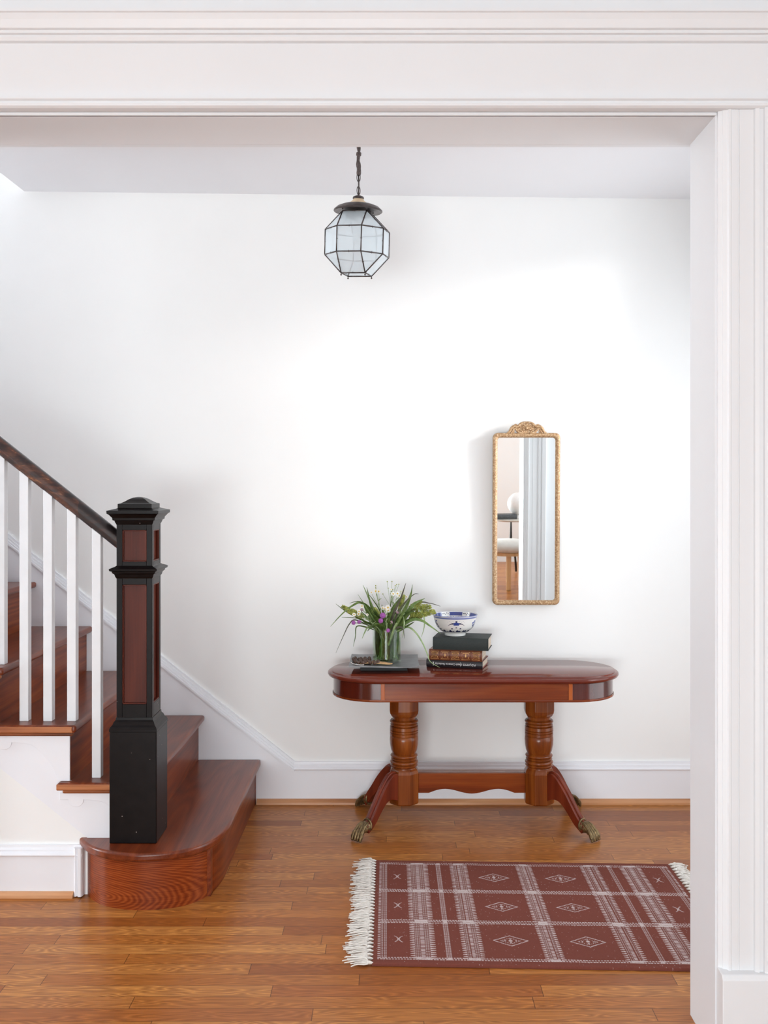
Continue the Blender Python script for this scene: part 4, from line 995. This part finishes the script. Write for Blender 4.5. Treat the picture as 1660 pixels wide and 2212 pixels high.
# its jacket wraps the boards on the spine side
B().box(0.0, 0.243, 0.0035, 0.11, 0.0316, 0.0322).build('dust_jacket', M_blackcover, bk, world=False)
sy = -0.0049
text_mesh('title_lettering', 'Death Comes to Pemberley', 0.0128, M_white, SPINE[bk.name], (0.0975, sy - 0.0006, 0.0162), (R(90), R(180), 0), shear=0.25, sx=0.80)
text_mesh('author_lettering', 'P.D.JAMES', 0.0125, M_white, SPINE[bk.name], (0.187, sy - 0.0006, 0.0162), (R(90), R(180), 0), sx=1.0)
B().box(0.1490, 0.1496, sy - 0.001, sy, 0.007, 0.026).build('divider_line', M_white, SPINE[bk.name], world=False)
lg = B(); lg.tube([(0.0290, sy - .0008, 0.0235), (0.0315, sy - .0008, 0.019), (0.0340, sy - .0008, 0.0235)], [0.0014, 0.002, 0.0014], 6); lg.tube([(0.0315, sy - .0008, 0.019), (0.0318, sy - .0008, 0.009)], [0.0017, 0.001], 6); lg.tube([(0.029, sy - .0008, .009), (0.0335, sy - .0008, 0.0085)], 0.0007, 6)
lg.build('publisher_mark', M_white, SPINE[bk.name], world=False)
z2 = z1 + 0.0315 + 0.0008
bk2 = book('hardcover_book', 'brown leather book with gilt spine panels, middle of the stack', (0.143, 4.246, z2), R(-13), 0.228, 0.150, 0.0460, M_leather, M_leather, 0.007)
H = 0.046
def sy2(z): return 0.002 - 0.007 * math.sin(PI * z / H) - 0.0006
for i in range(6):
    x = 0.003 + i * 0.0444 if i else 0.003
    b_ = B(); b_.tube([(min(x, 0.2255), sy2(H * j / 10) + 0.0004, H * j / 10) for j in range(1, 10)], 0.0021, 6); b_.build('raised_band', M_leather, SPINE[bk2.name], world=False, smooth=True)
for i in range(5):
    xc = 0.003 + 0.0444 * i + 0.0222; g = B()
    def gl(pts, r=0.0006): g.tube([(xc + a, sy2(b) - 0.0002, b) for a, b in pts], r, 5)
    gl([(-0.017, 0.007), (-0.017, 0.039), (0.017, 0.039), (0.017, 0.007), (-0.017, 0.007)], 0.0005)
    if i % 2 == 0:
        gl([(-0.013, 0.036), (0.010, 0.036)], .001); gl([(-0.013, 0.032), (-0.004, 0.033), (0.004, 0.031), (0.013, 0.035)], .0011)
        gl([(-0.013, 0.027), (-0.006, 0.029), (0.004, 0.026), (0.011, 0.031)], .001); gl([(-0.012, 0.021), (-0.002, 0.023), (0.008, 0.021), (0.012, 0.026)], .0012)
        gl([(-0.010, 0.014), (-0.003, 0.018), (0.004, 0.017), (0.010, 0.020)], .001); gl([(-0.006, 0.010), (0.002, 0.012), (0.008, 0.015)], .001); gl([(0.012, 0.012), (0.013, 0.034)], .0008); gl([(-0.013, 0.012), (-0.0135, 0.034)], .0006)
    else:
        gl([(-0.012, 0.012), (-0.012, 0.034), (0.012, 0.034), (0.012, 0.012)], .0008)
        for q in range(3): gl([(-0.002 + q * 0.0025, 0.018 if q else .016), (-0.002 + q * 0.0025, 0.030)], .0007)
    g.build('gilt_tooling', M_gold, SPINE[bk2.name], world=False)
z3 = z2 + 0.046 + 0.0026
bk3 = book('hardcover_book', 'thick dark green cloth book without lettering, topmost under the bowl', (0.158, 4.222, z3), R(-11.5), 0.236, 0.150, 0.0515, M_cloth_g, M_cloth_g, 0.004)
for i, (bb_, hh) in enumerate(((bk, .0315), (bk2, .046), (bk3, .0515))): pass

# bowl
BZ = z3 + 0.0515 + 0.0008; bxc, byc = 0.2565, 4.285
bw_ = thing('porcelain_bowl', 'blue and white patterned porcelain bowl on top of the stack of books', 'bowl', (bxc, byc, BZ))
outp = [(0.043, 0.0), (0.045, 0.0), (0.0465, 0.010), (0.0475, 0.012)]
ob = spline([(0.0475, 0.012), (0.060, 0.019), (0.077, 0.034), (0.086, 0.052), (0.091, 0.070), (0.097, 0.088)], 12)
ib = spline([(0.0945, 0.0885), (0.088, 0.068), (0.082, 0.050), (0.072, 0.034), (0.050, 0.020), (0.0, 0.017)], 10)
prof = outp + [tuple(p) for p in ob] + [(0.0965, 0.0895)] + [tuple(p) for p in ib]
NB = 360; b_ = B(); b_.lathe(prof, NB, (0, 0, 0), cap=False)
bo = b_.build('bowl_body', attr_material('painted_porcelain', 0.12, coat=0.5), bw_, world=False, smooth=True, auto=50)
me = bo.data; ca = me.color_attributes.new('paint', 'FLOAT_COLOR', 'POINT')
n_out = len(outp) + len(ob)
W_, BL, DB, MB_ = rgb(232, 230, 226), rgb(52, 70, 140), rgb(30, 34, 76), rgb(110, 122, 176)
def blob(a, z, a0, z0, ra, rz): return ((a - a0) / ra) ** 2 + ((z - z0) / rz) ** 2 < 1
cols = []
for vi, vtx in enumerate(me.vertices):
    x, y, z = vtx.co; ring_i = vi // NB; a = math.degrees(math.atan2(x, -y)); r = math.hypot(x, y)   # 0 = towards the viewer
    c = W_
    if ring_i < n_out + 1:
        if z > 0.0865: c = MB_
        elif 0.078 < z < 0.0835: c = MB_
        elif z > 0.012:
            aa = (a + 360) % 72; aa = aa - 72 if aa > 36 else aa; side = (round(a / 72)) % 2
            if side == 0:
                wing = 0.054 + 0.008 * math.cos(aa * PI / 26) if abs(aa) < 26 else 0
                if abs(aa) < 8 and 0.052 < z < 0.066 - abs(aa) * 0.0005: c = BL
                if blob(aa, z, 0, 0.068, 3, 0.003): c = DB
                if 8 <= abs(aa) < 25 and abs(z - (0.060 - 0.0006 * (abs(aa) - 12) ** 2 * 0.06 - (abs(aa) - 8) * 0.00035)) < 0.0032 * (1 - (abs(aa) - 8) / 19): c = DB
                for p0, q0 in ((-13, 0.037), (0, 0.041), (13, 0.037)):
                    if blob(aa, z, p0, q0, 2.6, 0.0026): c = DB
                for p0, q0 in ((-19, 0.069), (-14, 0.066), (-9, 0.070), (9, 0.070), (14, 0.066), (19, 0.069), (-23, .064), (23, .064)):
                    if blob(aa, z, p0, q0, 0.9, 0.001): c = BL
            else:
                for p0, q0, ra, rz in ((-6, 0.062, 8, 0.007), (2, 0.052, 7, 0.006), (-10, 0.048, 6, 0.006), (6, 0.066, 4, 0.004), (-2, 0.038, 9, 0.007), (8, 0.042, 5, 0.004), (-16, 0.058, 4, 0.004), (10, 0.032, 9, 0.003)):
                    if blob(aa, z, p0, q0, ra, rz): c = DB if (int(p0 + ra) % 2) else BL
            if 0.019 < z < 0.0255 + 0.0035 * math.sin(R(a) * 14) + 0.0025 * math.sin(R(a) * 31): c = DB
    else:
        if z > 0.0705:
            m_ = (a + 360) % 60
            c = BL
            if 12 < m_ < 36: 
                c = W_
                for p0, q0 in ((16, .079), (20, .082), (24, .077), (28, .081), (32, .080)):
                    if blob(m_, z, p0, q0, 1.7, 0.0024): c = DB
            if z > 0.0865: c = W_
        elif 0.066 < z < 0.069 and int(a + 360) % 4 < 2: c = MB_
    cols.append(c)
ca.data.foreach_set('color', np.array(cols, dtype=np.float32).ravel())

# ------------------------------------------------------------ rug with fringe
RL, RW, RH = 1.105, 0.815, 0.011
rg = thing('rug', 'brick red woven rug with white geometric stripes, diamonds and tasselled ends on the oak floor', 'rug', (-0.076, 3.785, 0.0), (0, 0, R(-2.0)))
st_ = 0.00165; nu, nv = int(RL / st_) + 1, int(RW / st_) + 1
us = np.linspace(0, RL, nu); vs_ = np.linspace(0, RW, nv); UU, VV = np.meshgrid(us, vs_)
rng = np.random.RandomState(2)
wh = np.zeros_like(UU)
def put(mask, val=1.0):
    global wh
    wh = np.where(mask, np.maximum(wh, val), wh)
fr_ = lambda x: x - np.floor(x)
v0, v1 = 0.034, 0.782; u0, u1 = 0.026, RL - 0.026
inside = (VV > v0 - 0.004) & (VV < v1 + 0.004)
# vertical bands
def band(a, b, teeth=True, cen=True):
    m = (UU >= a) & (UU <= b) & inside; t = (UU - a) / (b - a); w_ = b - a
    if teeth:
        tt = np.minimum(t, 1 - t) / 0.20
        put(m & (tt < 1) & (fr_(VV / 0.0125) < 0.18 + 0.42 * tt), 0.85)
        put(m & (tt >= 1.1) & (tt < 2.0) & (fr_(VV / 0.0055) < 0.55) & (fr_(UU / 0.0066) < 0.6), 0.62)
        put(m & (tt >= 2.1) & (fr_(VV / 0.0090) < 0.5) , 0.85)
    else:
        put(m & (fr_(VV / 0.0055) < 0.6) & (fr_(UU / 0.0058) < 0.62), 0.66)
mir = lambda a: RL - a
for a, b, t in ((.116, .196, True), (.224, .244, False), (.277, .343, True)):
    band(a, b, t); band(mir(b), mir(a), t)
band(.522, .583)
for a, b in ((.026, .044),):
    for aa, bb_ in ((a, b), (mir(b), mir(a))): band(aa, bb_, False)
for uu in (0.0205, mir(0.0205)): put((np.abs(UU - uu) < 0.004) & inside & (fr_(VV / 0.0125) < 0.45), 0.8)
# horizontal lines
for vc, trip in ((0.283, 1), (0.528, 1), (v0, 0), (v1, 0)):
    for o_ in ((-0.010, 0, 0.010) if trip else (-0.005, 0.005)):
        put((np.abs(VV - vc - o_) < 0.0024) & (UU > u0 - .01) & (UU < u1 + .01) & (fr_(UU / 0.009 + o_ * 70) < 0.68), 0.85)
# crossings
for a, b in ((.135, .178), (.292, .328), (.537, .568), (mir(.178), mir(.135)), (mir(.328), mir(.292)), (.228, .240), (mir(.240), mir(.228))):
    for vc in (0.283, 0.528): put((UU > a) & (UU < b) & (np.abs(VV - vc) < 0.013) & (fr_(VV / 0.0045) < 0.75), 0.9)
    for vc in (v0, v1): put((UU > a) & (UU < b) & (np.abs(VV - vc) < 0.008) & (fr_(VV / 0.0045) < 0.75), 0.9)
# diamonds and little double arcs
for uc in (.432, mir(.432)):
    for vc in (.158, .405, .655):
        dd = np.abs(UU - uc) / 0.056 + np.abs(VV - vc) / 0.036
        put((dd > 0.90) & (dd < 1.02) & (fr_((UU + VV) / 0.006) < 0.8), 0.85); put((dd < 0.60) & (dd > 0.50) & (fr_(UU / 0.007) < 0.6), 0.7)
        put((np.hypot(UU - uc, (VV - vc)) < 0.006), 0.8)
        for q in (-1, 1):
            put(np.hypot(UU - uc - q * 0.017, VV - vc) < 0.003, 0.8); put(np.hypot(UU - uc, VV - vc - q * 0.012) < 0.003, 0.8)
for uc in (.081, mir(.081)):
    for vc in (.158, .405, .655):
        dv = VV - vc; put((np.abs(dv) < 0.021) & (np.abs(np.abs(UU - uc) - (0.0015 + 26 * dv ** 2)) < 0.0018), 0.75)
spk = (rng.rand(nv, nu) > 0.9965); spk = spk | np.roll(spk, 1, 0) & (rng.rand(nv, nu) > 0.4)
put(spk & (wh < 0.1), 0.45)
wh = wh * (0.82 + 0.18 * rng.rand(nv, nu))
tex = 0.93 + 0.14 * rng.rand(nv, nu)
cr0 = np.array(rgb(118, 66, 56)[:3]); cr1 = np.array(rgb(214, 200, 198)[:3])
colr = (cr0[None, None, :] * tex[..., None]) * (1 - wh[..., None]) + cr1[None, None, :] * wh[..., None]
hz = RH - 0.0012 * (1 - wh) + 0.0006 * np.sin(UU * 40) * np.sin(VV * 31)
edge_ = np.minimum(np.minimum(UU, RL - UU), np.minimum(VV, RW - VV)); hz = np.where(edge_ < 0.003, hz - (0.003 - edge_) * 0.9, hz)
verts = np.stack([UU + 0.034 * VV / RW, -VV, hz], -1).reshape(-1, 3)
idx = np.arange(nu * nv).reshape(nv, nu)
quads = np.stack([idx[:-1, :-1], idx[1:, :-1], idx[1:, 1:], idx[:-1, 1:]], -1).reshape(-1, 4)
border = np.concatenate([idx[0, :], idx[1:, -1], idx[-1, -2::-1], idx[-2:0:-1, 0]])
bl = verts[border].copy(); bl[:, 2] = 0.0008; nb = len(border); base = len(verts)
verts = np.concatenate([verts, bl]); sk = np.array([[border[i], border[(i + 1) % nb], base + (i + 1) % nb, base + i] for i in range(nb)])
faces = np.concatenate([quads, sk]); colr = np.concatenate([colr.reshape(-1, 3), np.repeat(cr0[None, :], nb, 0)])
me = bpy.data.meshes.new('rug_field')
me.vertices.add(len(verts)); me.vertices.foreach_set('co', verts.astype(np.float32).ravel())
me.loops.add(len(faces) * 4); me.loops.foreach_set('vertex_index', faces.astype(np.int32).ravel())
me.polygons.add(len(faces)); me.polygons.foreach_set('loop_start', np.arange(0, len(faces) * 4, 4, dtype=np.int32)); me.polygons.foreach_set('loop_total', np.full(len(faces), 4, dtype=np.int32))
me.update(calc_edges=True)
ca = me.color_attributes.new('paint', 'FLOAT_COLOR', 'POINT'); ca.data.foreach_set('color', np.concatenate([colr, np.ones((len(colr), 1))], 1).astype(np.float32).ravel())
me.materials.append(attr_material('woven_cotton', 0.95, bump=0.5, spec=0.1)); ro = bpy.data.objects.new('rug_field', me); COL.objects.link(ro); ro.parent = rg
rr = random.Random(21)
def tassel(x0, yv, sgn, ln_):
    x0 = x0 - 0.034 * yv / RW
    b_ = B(); w0 = rr.uniform(-0.012, 0.012)
    b_.tube([(x0 - sgn * 0.004, yv, 0.007), (x0 + sgn * 0.006, yv, 0.009), (x0 + sgn * 0.013, yv + w0 * 0.2, 0.008)], [0.003, 0.0055, 0.006], 8)
    for j in range(9):
        dy = (j - 4) * 0.0026; bend = w0 + dy * 1.2 + rr.uniform(-0.006, 0.006); L_ = ln_ * rr.uniform(0.78, 1.1)
        pts = [(x0 + sgn * 0.011, yv + dy * 0.5, 0.007), (x0 + sgn * L_ * 0.35, yv + dy + bend * 0.3, rr.uniform(0.008, 0.013)), (x0 + sgn * L_ * 0.7, yv + dy + bend * 0.7 + rr.uniform(-0.003, 0.003), rr.uniform(0.004, 0.009)), (x0 + sgn * L_, yv + dy + bend, rr.uniform(0.0028, 0.006))]
        b_.tube(spline(pts, 3), [0.0022] * 7 + [0.0018] * 3, 5)
    b_.build('tassel', M_fringe, rg, world=False, smooth=True)
for i in range(33):
    yv = -0.006 - i * (RW - 0.012) / 32
    tassel(-0.001, yv, -1, rr.uniform(0.058, 0.086)); tassel(RL + 0.001, yv, 1, rr.uniform(0.055, 0.075))

# ------------------------------------------------------------ front room things seen in the mirror
sx_, sy_ = 1.17, -1.42
sl = thing('stool', 'round stool with thick white cushioned seat on light wooden legs, seen in the mirror', 'stool', (sx_, sy_, 0))
B().lathe([(0.0, 0.385), (0.17, 0.385), (0.215, 0.395), (0.24, 0.425), (0.245, 0.455), (0.225, 0.485), (0.16, 0.503), (0.0, 0.508)], 48, (sx_, sy_, 0), cap=False).build('seat', M_upholstery, sl, smooth=True)
B().lathe([(0.20, 0.355), (0.20, 0.388)], 40, (sx_, sy_, 0)).build('seat_frame', M_ash, sl, smooth=True, auto=40)
for a in (92, 212, 332):
    ca_, sa_ = math.cos(R(a)), math.sin(R(a))
    b_ = B(); b_.tube([(sx_ + 0.155 * ca_, sy_ + 0.155 * sa_, 0.37), (sx_ + 0.17 * ca_, sy_ + 0.17 * sa_, 0.0)], [0.030, 0.028], 4)
    b_.build('leg', M_ash, sl, bevel=0.008)
qx, qy = 1.30, -2.25; tzt = 0.645
sd = thing('side_table', 'small round side table on a slim black pedestal with curved feet, seen in the mirror', 'side table', (qx, qy, 0))
B().lathe([(0.0, tzt - 0.02), (0.165, tzt - 0.02), (0.18, tzt - 0.012), (0.182, tzt - 0.002), (0.178, tzt), (0.0, tzt)], 48, (qx, qy, 0), cap=False).build('tabletop', M_ctop, sd, smooth=True, auto=40)
B().lathe([(0.016, 0.22), (0.022, 0.26), (0.017, 0.35), (0.009, 0.61), (0.03, 0.623)], 20, (qx, qy, 0)).build('pole', M_iron, sd, smooth=True, auto=50)
for a in (40, 100, 190, 290):
    ca_, sa_ = math.cos(R(a)), math.sin(R(a)); q = spline([(qx, qy, 0.25), (qx + 0.08 * ca_, qy + 0.08 * sa_, 0.30), (qx + 0.18 * ca_, qy + 0.18 * sa_, 0.25), (qx + 0.25 * ca_, qy + 0.25 * sa_, 0.10), (qx + 0.27 * ca_, qy + 0.27 * sa_, 0.013)], 6)
    B().tube(q, 0.0125, 8).build('leg', M_iron, sd, smooth=True)
mb = book('hardcover_book', 'dark thick book lying on the side table, seen in the mirror', (qx + 0.065, qy + 0.02, tzt + 0.001), R(168), 0.25, 0.16, 0.052, plain('speckled_grey_cover', rgb(66, 68, 70), 0.5, var=0.6, scale=120))
mb['group'] = 'things on the side table'
del mb['group']
lm = thing('globe_lamp', 'white glass globe lamp on the side table, seen in the mirror', 'lamp', (qx + 0.095, qy - 0.08, tzt + 0.001))
lx, ly = qx + 0.095, qy - 0.08; lz = tzt + 0.001
B().lathe([(0.045, lz), (0.045, lz + 0.03), (0.035, lz + 0.045)], 24, (lx, ly, 0)).build('base', M_lampglass, lm, smooth=True, auto=40)
B().sphere((lx, ly, lz + 0.165), 0.128, 32, 20).build('globe', M_lampglass, lm, smooth=True)
